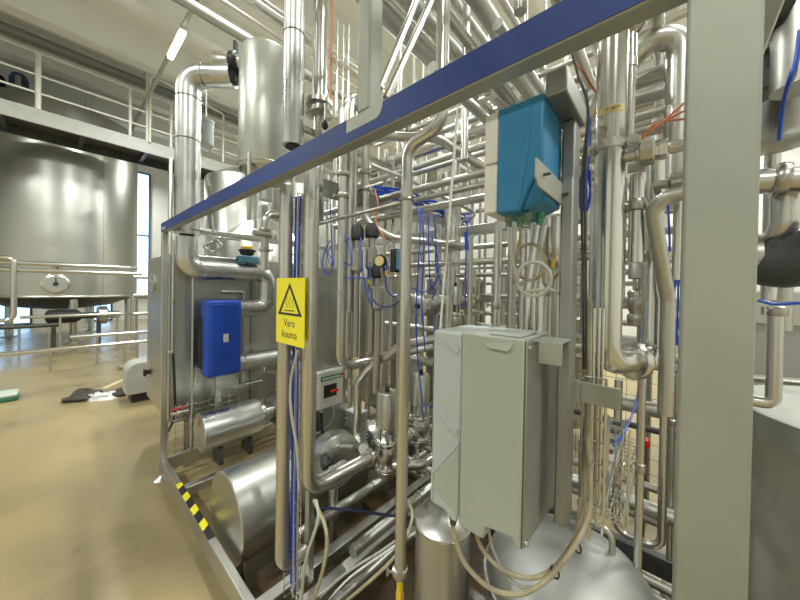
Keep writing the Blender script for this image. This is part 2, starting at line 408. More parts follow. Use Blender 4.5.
MB().lathe((a.x, a.y, .75), (0, 1, 0), [(.1, 0), (.17, .05), (.17, .5), (.12, .6), (.08, .62), (.08, .9)], 20).build('motor_body', BLACK, t)
MB().lathe((a.x, a.y + .9, .75), (0, 1, 0), [(.2, 0), (.24, .05), (.24, .2), (.1, .25), (.1, .45)], 20).build('pump_head', CAST, t)
for dy in (.1, .9): MB().box(a.x - .15, a.x + .15, a.y + dy, a.y + dy + .08, .0, .58).build('pump_stand', DARKST, t)
a = W(134, 330, X=-9.6)
pipe('steel pipe column rising right of the gauge tank', [Vector((a.x, a.y, .0)), Vector((a.x, a.y, 1.3))], .07, m=SATIN)
pipe('slender steel pipe column left of the narrow tank', [Vector((-9.9, 2.0, 0)), Vector((-9.9, 2.0, 4.9))], .05, m=SATIN)
for i, z in enumerate((1.35, 1.75, .95)):
    a = W(133, 300, X=-8.7); pipe(('upper', 'topmost', 'lower')[i] + ' short steel pipe joining at the cabinet left edge', [(-8.7, a.y, z), (-8.7, a.y + 1.6, z)], .04, m=SATIN)

# ---------------- things on the hall floor
p = W(9, 400, Z=0)
t = thing('floor_case', 'low pale box with green rim lying on the floor at far left', 'box', (p.x, p.y, 0))
MB().box(p.x - .2, p.x + .1, p.y - .22, p.y + .08, 0, .05).build('case_base', GREEN, t, .015)
MB().box(p.x - .2, p.x + .1, p.y - .22, p.y + .08, .051, .10).build('case_lid', mat('pale_lid', (.5, .58, .5), .4), t, .02)
random.seed(5)
p = W(84, 399, Z=0)
b = MB()
def lump(b, c, sx, sy, sz, seed):
    rnd = random.Random(seed); n = 10; m = 6; vs = []
    for i in range(m):
        ph = math.pi / 2 * i / (m - 1)
        for k in range(n):
            a = 2 * math.pi * k / n; q = 1 + rnd.uniform(-.25, .25)
            vs.append((c[0] + sx * math.cos(a) * math.cos(ph) * q, c[1] + sy * math.sin(a) * math.cos(ph) * q, c[2] + sz * math.sin(ph) * q))
    b.add(vs, [(i * n + k, i * n + (k + 1) % n, (i + 1) * n + (k + 1) % n, (i + 1) * n + k) for i in range(m - 1) for k in range(n)] + [tuple(range(n - 1, -1, -1))])
lump(b, (p.x, p.y, 0), .16, .19, .13, 1); tag(b.build('rag_heap', RAG), 'small dark heap of rags on the floor left of the board', 'rag')
p = W(95, 399, Z=0); b = MB(); lump(b, (p.x, p.y, 0), .09, .09, .08, 6); tag(b.build('wrap_bundle', PAPER), 'white wrap bundle on the floor beside the rag heap', 'wrap')
p = W(108, 397, Z=0); b = MB(); lump(b, (p.x, p.y, 0), .14, .14, .06, 2); tag(b.build('wrap_sheet', PAPER), 'crumpled white sheet on the floor in front of the wood board', 'wrap')
p = W(122, 395, Z=0); b = MB(); lump(b, (p.x, p.y, 0), .10, .12, .09, 3); tag(b.build('rag_heap', RAG), 'dark rags under the right end of the wood board', 'rag')
a = W(104, 391, Z=.02); c = W(133, 378, Z=.14)
u = (c - a); s = u.cross(Vector((0, 0, 1))).normalized()
tag(MB().obox((a + c) / 2 + Vector((0, 0, .03)), u / 2, s * .07, (0, 0, .012)).build('wood_board', WOOD), 'pale wood board leaning low beside the grey rounded hood', 'board')
p = W(118, 368, Z=.05)
pipe('loose steel tube lying on the floor behind the rounded hood', [p, W(147, 360, Z=.05)], .04, m=STEEL)
p = W(144, 402, Z=0)
t = thing('machine_hood', 'grey rounded hood on a dark base left of the cabinet', 'machine', (p.x, p.y, 0))
arc = [(p.x - .02, p.y - .18, .12), (p.x - .02, p.y - .18, .40)] + [(p.x - .02, p.y - .04 - .14 * math.cos(a), .40 + .14 * math.sin(a)) for a in [R(x) for x in (20, 40, 60, 75, 90)]] + [(p.x - .02, p.y + .45, .54), (p.x - .02, p.y + .45, .12)]
MB().prism(arc, (-.34, 0, 0)).build('hood', GREYBOX, t, .008)
MB().box(p.x - .34, p.x - .06, p.y - .12, p.y + .4, 0, .12).build('hood_base', BLACK, t)

# ================================================================ THE PROCESS SKID
Y0 = .565                                   # front plane of the frame
XL = -3.09                                  # left end of the frame
ZB0, ZB1 = 2.02, 2.092                      # top beam
fr = thing('skid_frame', 'large steel skid frame with blue striped top beam around the pipework', 'frame', (-1.5, 1.3, 0))
MB().box(XL, .12, Y0, Y0 + .04, .075, .185).build('front_rail', SATIN, fr, .004)
MB().box(XL, .12, 2.1, 2.15, .10, .21).build('rear_rail', DARKST, fr, .004)
MB().box(XL, XL + .04, Y0 + .04, 2.1, .075, .185).build('end_rail', SATIN, fr, .004)
for x in (-2.55, -1.36, -1.22, .09):
    MB().box(x - .03, x + .03, Y0 + .04, 2.1, .11, .17).build('cross_rail', SATIN, fr, .004)
tb = MB().box(XL, .12, Y0, Y0 + .042, ZB0, ZB1).build('top_beam', POST, fr, .004)
a1 = W(346, 120, Y=Y0).x; a2 = W(383, 110, Y=Y0).x
zc = ZB0 + .003
# the blue film: full height, stepped down under the bare steel patch with its rounded end
mb = MB()
mb.box(XL + .005, a1, Y0 - .0015, Y0 + .001, zc, ZB1 - .002)
mb.box(a1, a2 - .03, Y0 - .0015, Y0 + .001, zc, zc + .028)
arcp = [(a2 - .03, Y0 - .0015, zc + .028)] + [(a2 - .03 + .03 * math.sin(t), Y0 - .0015, zc + .028 + .036 * (1 - math.cos(t))) for t in [R(x) for x in range(10, 91, 10)]]
poly = arcp + [(.2, Y0 - .0015, ZB1 - .002), (.2, Y0 - .0015, zc), (a2 - .03, Y0 - .0015, zc)]
mb.prism(poly, (0, .0025, 0))
film = mb.build('blue_film', BLUEF, tb)
x = XL + .02
text('/ Hamula', .036, (x, Y0 - .0018, ZB0 + .014), (1, 0, 0), (0, 0, 1), WINK, film, 'beam_lettering', .0003)
# tape on the front rail
ta = W(178, 490, Y=Y0 + .02).x; tb_ = W(212, 532, Y=Y0 + .02).x
base = MB().box(ta, tb_, Y0 + .001, Y0 + .039, .1845, .1862).build('hazard_tape', BLACK, fr)
L = tb_ - ta
n = 4
for i in range(n):
    xa = ta + L * (i + .05) / n; d = L / n * .45
    MB().prism([(xa, Y0 + .0012, .1856), (xa + d, Y0 + .0012, .1856), (xa + d - .035, Y0 + .0388, .1856), (xa - .035 + (.035 if i == 0 else 0), Y0 + .0388, .1856)], (0, 0, .0012)).build('yellow_stripe', YEL, base)
# posts
MB().box(XL, XL + .04, Y0, Y0 + .04, .185, ZB0).build('corner_post', SATIN, fr, .004)
MB().box(XL, XL + .04, 2.06, 2.1, .21, ZB0).build('corner_post', SATIN, fr, .004)
pm = W(308, 480, Y=Y0 + .24).x
MB().box(pm - .018, pm + .018, Y0 + .235, Y0 + .27, .17, ZB0 - .001).build('middle_post', SATIN, fr, .004)
xa = W(357, 60, Y=Y0).x; xb = W(378, 60, Y=Y0).x
MB().box(xa, xa + .052, Y0 + .001, Y0 + .05, ZB1 + .001, 4.2).build('upper_post', POST, fr, .006)
xa = W(688, 10, Y=Y0 - .006).x; xb = W(765, 10, Y=Y0 - .006).x
MB().box(xa, xb, Y0 - .008, Y0 + .05, .1, 4.2).build('main_post', POST, fr, .004)
for x in (-2.0, -.55, .09):
    MB().box(x - .025, x + .025, 2.1, 2.15, .21, 2.029).build('rear_post', SATIN, fr, .004)
# hanging post for the two grey boxes, with its arm out from the top beam
HPX = W(567, 300, Y=.74).x
MB().box(HPX - .016, HPX + .010, .735, .785, 1.085, 1.9715).build('hanging_post', POSTD, fr, .004)
MB().box(HPX - .020, HPX + .018, Y0 + .06, .79, 1.972, 2.0195).build('hanging_arm', POSTD, fr, .003)
MB().box(XL, .12, 2.1, 2.15, 2.03, 2.09).build('rear_beam', SATIN, fr, .004)
for x in (-3.05, .1):
    MB().box(x - .02, x + .02, Y0 + .037, 2.1, 2.035, 2.085).build('roof_cross_beam', SATIN, fr, .004)
# adjustable feet
for (x, y) in ((XL - .0, Y0 + .02), (-1.0, Y0 + .02), (XL + .02, 2.12), (-.02, 2.12), (-1.2, 2.12)):
    f = MB().cyl((x + .0, y, .015), (x, y, .12), .013, 12)
    f.lathe((x, y, 0), (0, 0, 1), [(.062, 0), (.062, .008), (.034, .026), (.02, .04)], 24)
    f.build('levelling_foot', SATIN, fr)
# fixing plate on the hanging post seen to its right
pa = W(574, 380, Y=.80); pb = W(622, 385, Y=.80)
MB().box(HPX + .02, pb.x, .79, .795, pa.z - .045, pa.z + .002).build('fixing_plate', POST, fr, .002)
MB().box(HPX + .0, HPX + .02, .785, .7949, pa.z - .045, pa.z + .002).build('fixing_plate', POST, fr)

# ---------------------------------------------------------------- left control cabinet
cab = thing('control_cabinet', 'tall steel control cabinet at the left end of the skid frame', 'cabinet', (-3.45, 1.2, .43))
CX = -3.1
# corner sits behind the frame corner post
MB().box(-4.05, CX - .01, .64, 1.95, .43, 1.86).build('body', SHEET, cab, .006)
MB().box(-4.03, CX - .02, .630, .64, .45, 1.84).build('door', SHEET, cab, .004)
q = W(148, 372, Y=.62)
kn = MB().cyl((q.x, .630, q.z), (q.x, .60, q.z), .022, 14).box(q.x - .03, q.x + .03, .585, .605, q.z - .035, q.z + .03)
kn.build('door_lock', BLACK, cab, .004)
q = W(153, 283, Y=.62)
MB().lathe((q.x, .63, q.z), (0, -1, 0), [(.09, 0), (.09, .02), (.08, .025)], 24).build('round_indicator', STEEL, cab)
MB().box(CX - .011, CX - .007, 1.28, 1.286, .44, 1.85).build('panel_joint', INK, cab)
# legs of the cabinet
for y in (.75, 1.8):
    for x in (-3.95, -3.2): MB().box(x, x + .04, y, y + .04, 0, .43).build('cabinet_leg', SATIN, cab)

# ---------------------------------------------------------------- grid of bars and pipes at the left corner
t = thing('mesh_guard', 'wire mesh guard low behind the left corner post', 'mesh guard', (-2.98, .9, .21))
mb = MB()
for z in [.25 + .05 * i for i in range(8)]: mb.cyl((-2.98, .63, z), (-2.98, 1.15, z), .003, 5)
for y in [.65 + .08 * i for i in range(7)]: mb.cyl((-2.985, y, .21), (-2.985, y, .62), .003, 5)
mb.build('wire_mesh', STEEL, t)
def vpipe(label, px, py1, py2, Y=None, X=None, r=.02, **k):
    a = W(px, (py1 + py2) / 2, Y=Y, X=X); return pipe(label, path(go(a, 'z', py1), ('z', py2)), r, **k)
vpipe('thin vertical conduit beside the left corner post', 173, 240, 352, X=-3.03, r=.011, unions=((0, .55), (0, 1)))
a = W(173, 354, X=-3.03)
hose('black hose hanging from the thin conduit by the corner post', [a, a + Vector((0, .01, -.2)), a + Vector((0, .015, -.5)), a + Vector((.02, -.03, -.62))], .009, BLACK)
a = go(W(193, 300, X=-2.98), 'z', 262)
pipe('slim vertical pipe running down the cabinet side', path(a, ('z', 450)), .010, m=SATIN, unions=((0, .86),))
q = W(185, 411, X=-2.98)
t = thing('ball_valve', 'small ball valve with red handle on the slim pipe', 'valve', q)
MB().cyl(q - Vector((0, .10, 0)), q + Vector((0, .02, 0)), .014, 12).lathe(q - Vector((0, .06, 0)), (0, 1, 0), [(.014, 0), (.024, .01), (.024, .035), (.014, .045)], 14).build('valve_body', STEEL, t)
MB().box(q.x - .012, q.x + .012, q.y - .09, q.y, q.z + .03, q.z + .042).build('handle', REDP, t, .003)
q = W(160, 303, X=-3.05)

# ---------------------------------------------------------------- insulated duct, blue heat exchanger
zc_ = 1.77; DX = -2.85
dl = W(187, 245, Y=.70); DX = dl.x
D0 = (W(187, 100, X=DX).y)
ptop = W(187, 78, Y=.70)
e1 = Vector((DX, .70, ptop.z)); e2 = e1 + RT * .36
duct = thing('insulated_duct', 'fat insulated duct rising through the blue beam to an elbow', 'duct', (DX, .70, 2.1))
duct.location = Vector((DX, .70, 2.05))
MB().tube([(DX, .70, 2.0), e1, e2], .088, .13, 28).build('duct_cladding', GALV, duct)
for z in (2.75, 3.08): MB().torus((DX, .70, z), (0, 0, 1), .089, .004, 32, 6).build('cladding_seam', CAST, duct)
MB().torus(e1 + RT * .14, RT, .089, .004, 32, 6).build('cladding_seam', CAST, duct)
MB().cyl((DX, .70, 1.985), (DX, .70, 2.0), .05, 20).build('black_seal', BLACK, duct)
ins = thing('insulated_pipe', 'insulated U shaped pipe lying over the blue exchanger', 'pipe', (DX, .70, 1.77))
zt = W(240, 272, X=DX).z
yb = W(267, 280, X=DX).y
zl = W(262, 308, X=DX + .02).z
pts = [(DX, .70, 1.984), (DX, .70, zt), (DX, yb, zt), (DX, yb, zl), (DX, 1.09, zl)]
MB().tube(pts, .076, .10, 26).build('pipe_cladding', GALV, ins)
for y in (.70 + .12, yb - .12): MB().torus((DX, y, zt), (0, 1, 0), .077, .003, 28, 6).build('cladding_seam', CAST, ins)
t = thing('heat_exchanger', 'deep blue plastic covered heat exchanger in front of the cabinet', 'heat exchanger', (DX, .92, .9))
ya = W(207, 340, X=DX + .09).y; yc = W(242, 340, X=DX + .09).y
zt1 = W(225, 300, X=DX + .09).z; zb1 = W(225, 376, X=DX + .09).z
MB().box(DX - .09, DX + .09, ya, yc, zb1, zt1).build('blue_cover', BLUEC, t, .03, None, 4)
MB().box(DX + .088, DX + .096, ya + .03, yc - .03, zb1 + .05, zt1 - .035).build('raised_panel', BLUEC, t, .004)
MB().box(DX - .10, DX - .03, ya - .012, ya + .05, zb1 + .06, zb1 + .5).build('dark_end_plate', BLACK, t, .01)
MB().box(DX + .095, DX + .099, ya + .12, ya + .16, zb1 + .29, zb1 + .36).build('white_label', WHITEP, t)
MB().box(DX - .05, DX - .01, ya + .1, ya + .14, .17, zb1).build('stand', SATIN, t)
zl2 = W(260, 360, X=DX).z; yl2 = W(279, 355, X=DX).y
lp = thing('insulated_pipe', 'short straight insulated pipe leaving the foot of the blue exchanger', 'pipe', (DX, yc, zl2))
MB().cyl((DX, yc - .0, zl2), (DX, yl2, zl2), .072, 26).build('pipe_cladding', GALV, lp)
for y in (yc + .05, yl2 - .02): MB().torus((DX, y, zl2), (0, 1, 0), .073, .004, 28, 6).build('cladding_band', DARKST if y > yc + .1 else CAST, lp)
MB().tube([(DX, yl2, zl2), (DX, 2.0, zl2)], .045).build('inner_pipe', PIPE, lp)
pipe('slim bent pipe dropping from the lower insulated pipe', [(DX + .0, yl2 - .14, zl2 - .06), (DX, yl2 - .14, .78), (DX, yl2 + .1, .70)], .018, bend=.05, unions=((0, .9),))
# blue pump head motor with yellow cap on the insulated pipe
q = W(247, 256, X=DX)
t = thing('valve_positioner', 'blue valve head with yellow cap above the insulated pipe', 'valve', (q.x, q.y, zt + .07))
MB().lathe((q.x, q.y, zt + .07), (0, 0, 1), [(.02, 0), (.02, .03), (.045, .035), (.045, .09), (.06, .095), (.06, .12)], 20).build('black_body', BLACK, t)
MB().obox((q.x + .02, q.y + .0, zt + .115), (.055, 0, 0), (0, .085, 0), (0, 0, .032)).build('blue_actuator', TEAL2, t, .01)
MB().lathe((q.x, q.y, zt + .19), (0, 0, 1), [(.07, 0), (.075, .012), (.05, .022)], 24).build('black_rim', BLACK, t)
MB().lathe((q.x, q.y, zt + .212), (0, 0, 1), [(.05, 0), (.05, .02), (.04, .028)], 24).build('yellow_cap', YDULL, t)
MB().obox((q.x + .02, q.y - .09, zt + .11), (.012, 0, 0), (0, .012, 0), (0, 0, .014)).build('green_plug', GREEN, t)
# small pipework above the insulated pipe
a = W(213, 215, X=-2.95)
pipe('thin looped tube above the insulated elbow', smooth([W(212, 215, X=-2.9), W(213, 240, X=-2.9), W(204, 246, X=-2.9), W(212, 252, X=-2.9), W(222, 246, X=-2.9), W(216, 238, X=-2.9), W(240, 240, X=-2.9)]), .010, bend=0, m=STEEL)
a = W(272, 215, X=-2.55)
pipe('steel outlet pipe curving down under the tall upper vessel', path(go(W(265, 240, X=-2.55), 'z', 270), ('z', 213), ('y', 290)), .032, m=PIPE, unions=((0, .35), (0, .7)))
t = thing('level_sensor', 'small bright sensor head on the pipe right of the yellow cap', 'sensor', W(262, 240, X=-2.5))
q = W(262, 234, X=-2.5)
MB().cyl(q + Vector((0, -.07, 0)), q + Vector((0, .08, 0)), .025, 16).build('sensor_body', STEEL, t)
MB().lathe(q + Vector((0, .08, 0)), (0, 1, 0), [(.04, 0), (.04, .03), (.03, .04)], 18).build('sensor_cap', CHALK, t)
pipe('thin tube line crossing behind the blue beam end', [W(190, 228, X=-2.7), W(225, 236, X=-2.7), W(262, 240, X=-2.7)], .008, m=CAST, bend=.02)
pipe('thin bent tube below the insulated pipe on the cabinet side', path(W(222, 292, X=-3.06), ('y', 244), ('z', 385), ('y', 262)), .012, m=SATIN)

# ---------------------------------------------------------------- motors with cylindrical shrouds
q = W(199, 433, X=-2.72)
sm = thing('pump_motor', 'smaller steel shrouded pump motor below the blue exchanger', 'motor', (q.x, q.y, 0.2))
ye = W(257, 425, X=q.x).y
MB().lathe((q.x, q.y, q.z), (0, 1, 0), [(.145, 0), (.150, .004), (.150, ye - q.y - .004), (.145, ye - q.y)], 44).build('shroud', GALV, sm)
MB().lathe((q.x, ye, q.z), (0, 1, 0), [(.09, 0), (.10, .02), (.10, .05), (.07, .06), (.06, .12), (.11, .14), (.15, .18), (.15, .24), (.08, .28)], 28).build('pump_casing', CAST, sm)
MB().lathe((q.x - .0, q.y - .0025, q.z + .075), (0, -1, 0), [(.018, 0), (.02, .0005), (.0, .0012)], 12).build('rust_spot', mat('rust_spot', (.30, .12, .05), .7, noise=.3, scale=30), sm)
for y in (q.y + .12, ye - .1): MB().box(q.x - .08, q.x + .08, y, y + .03, .172, q.z - .142).build('motor_base', DARKST, sm)
pipe('pump outlet pipe rising from the smaller motor casing', [(q.x, ye + .20, q.z + .14), (q.x, ye + .20, .85), (q.x + .0, ye + .45, .85)], .03, unions=((0, .2),))
MBX = W(225, 508, Y=.64)
R_b = .245
q = Vector((MBX.x, .64, .285))
bm_ = thing('pump_motor', 'big steel shrouded pump motor lying beside the hazard tape', 'motor', (q.x, q.y, .18))
ye = 1.52
MB().lathe((q.x, q.y, q.z), (0, 1, 0), [(R_b - .006, 0), (R_b, .005), (R_b, ye - q.y - .005), (R_b - .006, ye - q.y)], 64).build('shroud', SATIN, bm_)
MB().lathe((q.x, ye, q.z), (0, 1, 0), [(.12, 0), (.14, .03), (.14, .06), (.09, .08), (.09, .15), (.17, .17), (.2, .22), (.2, .30), (.1, .34)], 32).build('pump_casing', STEEL, bm_)
MB().box(q.x - .17, q.x - .13, q.y + .05, ye, .0, q.z - R_b + .065).box(q.x + .13, q.x + .17, q.y + .05, ye, .0, q.z - R_b + .065).build('motor_feet', SATIN, bm_)
BIGM = q

# ================================================================ PIPES AT THE FRONT OF THE SKID
a = go(W(285, 300, Y=.67), 'z', 186)
pipe('warm tinted vertical pipe carrying the yellow hot surface sign', path(a, ('z', 568), ('y', 306)), .0285, bend=.07)
a = go(W(310, 300, Y=.72), 'z', 152)
p2 = path(a, ('z', 492), ('y', 372))
pipe('vertical pipe bending at the bottom towards the front pneumatic valve', p2, .0315, bend=.085, unions=((1, .97),))
VX, VY, VZ = p2[-1].x, p2[-1].y, p2[-1].z
# hot surface sign
sx = W(277, 310, Y=.638).x; sx2 = W(305, 310, Y=.638).x
sz1 = W(291, 278, Y=.638).z; sz0 = W(291, 345, Y=.638).z
sg = tag(MB().box(sx, sx2, .635, .638, sz0, sz1).build('warning_sign', YEL), 'yellow hot surface warning sign with triangle and black words', 'sign')
sw = sx2 - sx; cxs = (sx + sx2) / 2
HS = sz1 - sz0
def tri(hw, z0, z1): return [(cxs, .6345, z1), (cxs + hw, .6345, z0), (cxs - hw, .6345, z0)]
P = tri(sw * .43, sz0 + .44 * HS, sz0 + .93 * HS) + tri(sw * .32, sz0 + .475 * HS, sz0 + .85 * HS)
mb = MB()
for i in range(3):
    j = (i + 1) % 3; mb.prism([P[i], P[j], P[j + 3], P[i + 3]], (0, .0006, 0))
mb.build('triangle_symbol', INK, sg)
mb = MB().box(cxs - sw * .17, cxs + sw * .17, .6340, .6349, sz0 + .505 * HS, sz0 + .52 * HS)
for dx in (-.11, 0, .11):
    mb.tube([(cxs + sw * (dx + .025 * math.sin(t * 2.2)), .6345, sz0 + HS * (.55 + t * .042)) for t in [i * .4 for i in range(11)]], .0009, 0, 5)
mb.build('heat_symbol', INK, sg)
text('Varo', HS * .165, (cxs, .6348, sz0 + HS * .27), (1, 0, 0), (0, 0, 1), INK, sg, 'sign_words', .0004, 'CENTER')
text('kuuma', HS * .165, (cxs, .6348, sz0 + HS * .10), (1, 0, 0), (0, 0, 1), INK, sg, 'sign_words', .0004, 'CENTER')
for z in (sz0 + .03, sz1 - .03): MB().lathe((cxs - .005, .6345, z), (0, 1, 0), [(.003, 0), (.003, .035)], 8).build('sign_screw', SATIN, sg)

# the long front pipe with the S bend
u0 = W(443, 30, Y=.80)
q1 = go(u0, 'z', 126); q2 = W(407, 152, Y=.80)
l0 = go(W(404, 350, Y=.80), 'z', 147)
l1 = go(l0, 'z', 572)
p5 = [Vector((u0.x, .80, 3.2)), q1, l0, l1]
o = pipe('long front pipe with S bend running floor to ceiling mid picture', p5, .0205, bend=.05, unions=((2, .998),))
MB().cyl(l1 + Vector((0, 0, -.02)), l1 + Vector((0, 0, -.07)), .012, 12).obox(l1 + Vector((0, 0, -.082)), (.011, 0, 0), (0, .009, 0), (0, 0, .014)).build('yellow_drain_plug', YDULL, o)
MB().cyl((l1.x, .8, .17), (l1.x, .8, l1.z - .1), .014, 12).build('stand_rod', SATIN, o)
MB().torus(go(l0, 'z', 200), (0, 0, 1), .021, .006, 20, 8).build('clamp_ring', CAST, o)
pc = go(l0, 'z', 201)
pipe('thin horizontal brace bar reaching the long front pipe', [pc, go(pc, 'y', 404) + Vector((-.62, .05, 0))], .007, m=SATIN)

# vertical pipe with elbow towards the grey drive box
a = go(W(342, 250, Y=1.12), 'z', 98)
b3 = path(a, ('z', 368), ('y', 445))
pipe('vertical pipe turning behind the grey drive cabinet at mid height', [a + Vector((.02, .5, .0)), a] + b3[1:], .0275, bend=.09, unions=((1, .28), (1, .36)), hangers=((1, .72),))
for i, (dx, dz) in enumerate(((7, -4), (14, -8))):
    a = go(W(348 + dx * .6, 60, Y=1.16 + .06 * i), 'z', 93 + i * 5)
    pipe(('middle', 'inner')[i] + ' of the nested arched tubes behind the upper steel post', [a + Vector((0, .5, 0)), a, a + Vector((0, 0, -1.3))], .018, bend=.07)
b4 = [W(430, 352, Y=1.3), W(399, 344, Y=1.3), W(370, 366, Y=1.34), go(W(358, 390, Y=1.36), 'z', 382), go(W(358, 390, Y=1.36), 'z', 448), W(370, 474, Y=1.20)]
b4[0] = W(440, 337, Y=1.55); b4[1] = W(403, 345, Y=1.36)
pipe('curved pipe looping down into the front pneumatic valve', b4[:-1] + [Vector((VX - .09, VY + .02, VZ))], .026, bend=.08)

# loop pipe under the beam
b = [W(490, 172, Y=1.9), W(438, 138, Y=1.55), W(385, 136, Y=1.35), go(W(365, 180, Y=1.3), 'z', 140), go(W(365, 180, Y=1.3), 'z', 222), W(392, 238, Y=1.42), W(470, 246, Y=1.9)]
pipe('arched loop pipe beneath the blue beam left of the front pipe', b, .027, bend=.12, unions=((3, .4), (3, .6)))

# ---------------------------------------------------------------- pneumatic valves
def pneu(x, y, z, lab, s=1., group=None, blue=True, h=.2):
    t = thing('pneumatic_valve', lab, 'valve', (x, y, z - .12 * s), group)
    MB().lathe((x, y, z), (0, 0, 1), [(.03 * s, -.15 * s), (.055 * s, -.14 * s), (.06 * s, -.11 * s), (.045 * s, -.09 * s), (.05 * s, -.07 * s), (.062 * s, -.04 * s), (.062 * s, .0), (.045 * s, .03 * s), (.05 * s, .05 * s)], 28).build('lower_housing', CAST, t)
    for dz in (-.10, .035): clamp(t, (x, y, z + dz * s), (0, 0, 1), .042 * s, 'valve_clamp', STEEL)
    mb = MB()
    for k in range(4): a = R(45 + 90 * k); mb.box(x + .036 * s * math.cos(a) - .006, x + .036 * s * math.cos(a) + .006, y + .036 * s * math.sin(a) - .006, y + .036 * s * math.sin(a) + .006, z + .05 * s, z + .12 * s)
    mb.cyl((x, y, z + .04 * s), (x, y, z + .12 * s), .01 * s, 10).build('yoke', CAST, t)
    MB().lathe((x, y, z + .12 * s), (0, 0, 1), [(.052 * s, 0), (.058 * s, .004), (.058 * s, h * s), (.054 * s, h * s + .006), (.015 * s, h * s + .006)], 32).build('actuator', SATIN, t)
    MB().lathe((x, y, z + (.126 + h) * s), (0, 0, 1), [(.013 * s, 0), (.013 * s, .02), (.008 * s, .03)], 14).build('top_button', BLACK, t)
    if blue:
        hs = [(x + .05 * s, y, z + .13 * s), (x + .12 * s, y - .02, z + .16 * s), (x + .10 * s, y, z + .45), (x + .02, y + .12, z + .7)]
        MB().tube(smooth(hs), .004, 0, 6).build('air_hose', BHOSE, t)
    return t
V1 = W(386, 472, X=VX); V1.z = VZ
pneu(VX, V1.y, VZ, 'nearest upright pneumatic valve left of the long front pipe', 1.0, blue=False, h=.19)
yv2 = W(420, 440, X=VX).y
pneu(VX, yv2, VZ + .05, 'second upright pneumatic valve right of the long front pipe', .95, h=.19)
pipe('short horizontal pipe joining the two upright pneumatic valves', [(VX, V1.y + .06, VZ), (VX, yv2 - .05, VZ)], .03, unions=((0, .2), (0, .8)))
pipe('side branch pipe leaving the nearest pneumatic valve', [(VX + .05, V1.y, VZ - .07), (VX + .16, V1.y + .1, VZ - .07), (VX + .16, 2.0, VZ - .07)], .028, unions=((0, .5),))
q = W(418, 306, X=-1.2)
t = thing('pneumatic_valve', 'horizontal cylindrical valve actuator above the grey drive cabinet', 'valve', q)
MB().lathe(q, (0, 1, 0), [(.060, 0), (.066, .004), (.066, .17), (.06, .174)], 32).build('actuator', SATIN, t)
MB().lathe(q, (0, -1, 0), [(.018, 0), (.018, .012), (.009, .022)], 14).build('end_button', BLACK, t)
MB().lathe(q + Vector((0, .17, 0)), (0, 1, 0), [(.03, 0), (.03, .05), (.055, .06), (.055, .09), (.04, .1), (.05, .14), (.05, .2), (.03, .24), (.03, .32), (.05, .33), (.05, .37)], 24).build('valve_body', CAST, t)
for dy in (.24, .40): clamp(t, q + Vector((0, dy, 0)), (0, 1, 0), .05, 'valve_clamp', STEEL)
pipe('pipe dropping from the horizontal valve actuator body', [q + Vector((0, .30, -.03)), q + Vector((0, .30, -.75))], .028, unions=((0, .1),))
pipe('pipe rising from the horizontal valve actuator body', [q + Vector((0, .36, .03)), q + Vector((0, .36, .75))], .045)
random.seed(3)
vv = [(455, 318, 1.75), (470, 300, 1.9), (640, 300, 1.6), (655, 330, 1.8), (430, 430, 1.85), (350, 280, 1.75)]
labs = ['small silver valve left of the grey drive cabinet top', 'small silver valve under the light blue box region pipes', 'steel valve seen left of the wide right post', 'lower steel valve close to the wide right post', 'rear valve behind the second upright pneumatic valve', 'steel valve behind the pipe beside the isolator switch']
for i, (px, py, yy) in enumerate(vv):
    c = W(px, py, Y=yy); pneu(c.x, c.y, c.z, labs[i], .72, blue=i % 2 == 0, h=.16)
# dark round motors/valve heads with hoses, high left middle
for i, (px, py, yy, r) in enumerate(((357, 232, 1.2, .042), (372, 230, 1.28, .042), (349, 266, 1.3, .04), (378, 270, 1.3, .045))):
    c = W(px, py, Y=yy); lab = ('black valve head left of the arched loop pipe', 'black valve head right beneath the arched loop pipe', 'black round actuator cap near the small gauge', 'dark actuator body under the small gauge')[i]
    t = thing('capped_valve', lab, 'valve', (c.x, c.y, c.z - .12))
    MB().lathe((c.x, c.y, c.z - .05), (0, 0, 1), [(r * .8, 0), (r, .01), (r, .06), (r * .7, .09)], 20).build('head_cap', BLACK, t)
    MB().lathe((c.x, c.y, c.z - .05), (0, 0, -1), [(r * .5, 0), (r * .5, .05), (r * .9, .06), (r * .9, .18), (r * .5, .2), (r * .5, .7)], 20).build('valve_stem', CAST, t)
c = W(380, 261, Y=1.18)
t = thing('pressure_gauge', 'small round pressure gauge with brass coloured dial mid picture', 'gauge', c)
MB().lathe(c, (.3, -1, 0), [(.034, -.02), (.036, 0), (.034, .006), (.030, .006)], 24).build('gauge_case', BLACK, t)
MB().lathe(c + Vector((.0021, -.007, 0)), (.3, -1, 0), [(.028, 0), (.028, .002)], 24).build('gauge_dial', YTAG, t)
MB().cyl(c, c + Vector((0, .03, -.12)), .008, 10).build('gauge_stem', CAST, t)
c = W(398, 260, Y=1.15)
t = thing('solenoid_block', 'black and blue solenoid block behind the long front pipe', 'valve', c)
MB().box(c.x - .055, c.x - .015, c.y, c.y + .06, c.z - .06, c.z + .06).build('coil', BLACK, t, .004)
MB().box(c.x - .014, c.x + .03, c.y, c.y + .06, c.z - .05, c.z + .05).build('valve_body', TEAL2, t, .004)
MB().cyl((c.x - .01, c.y + .03, c.z - .9), (c.x - .01, c.y + .03, c.z - .062), .014, 12).build('support_rod', SATIN, t)

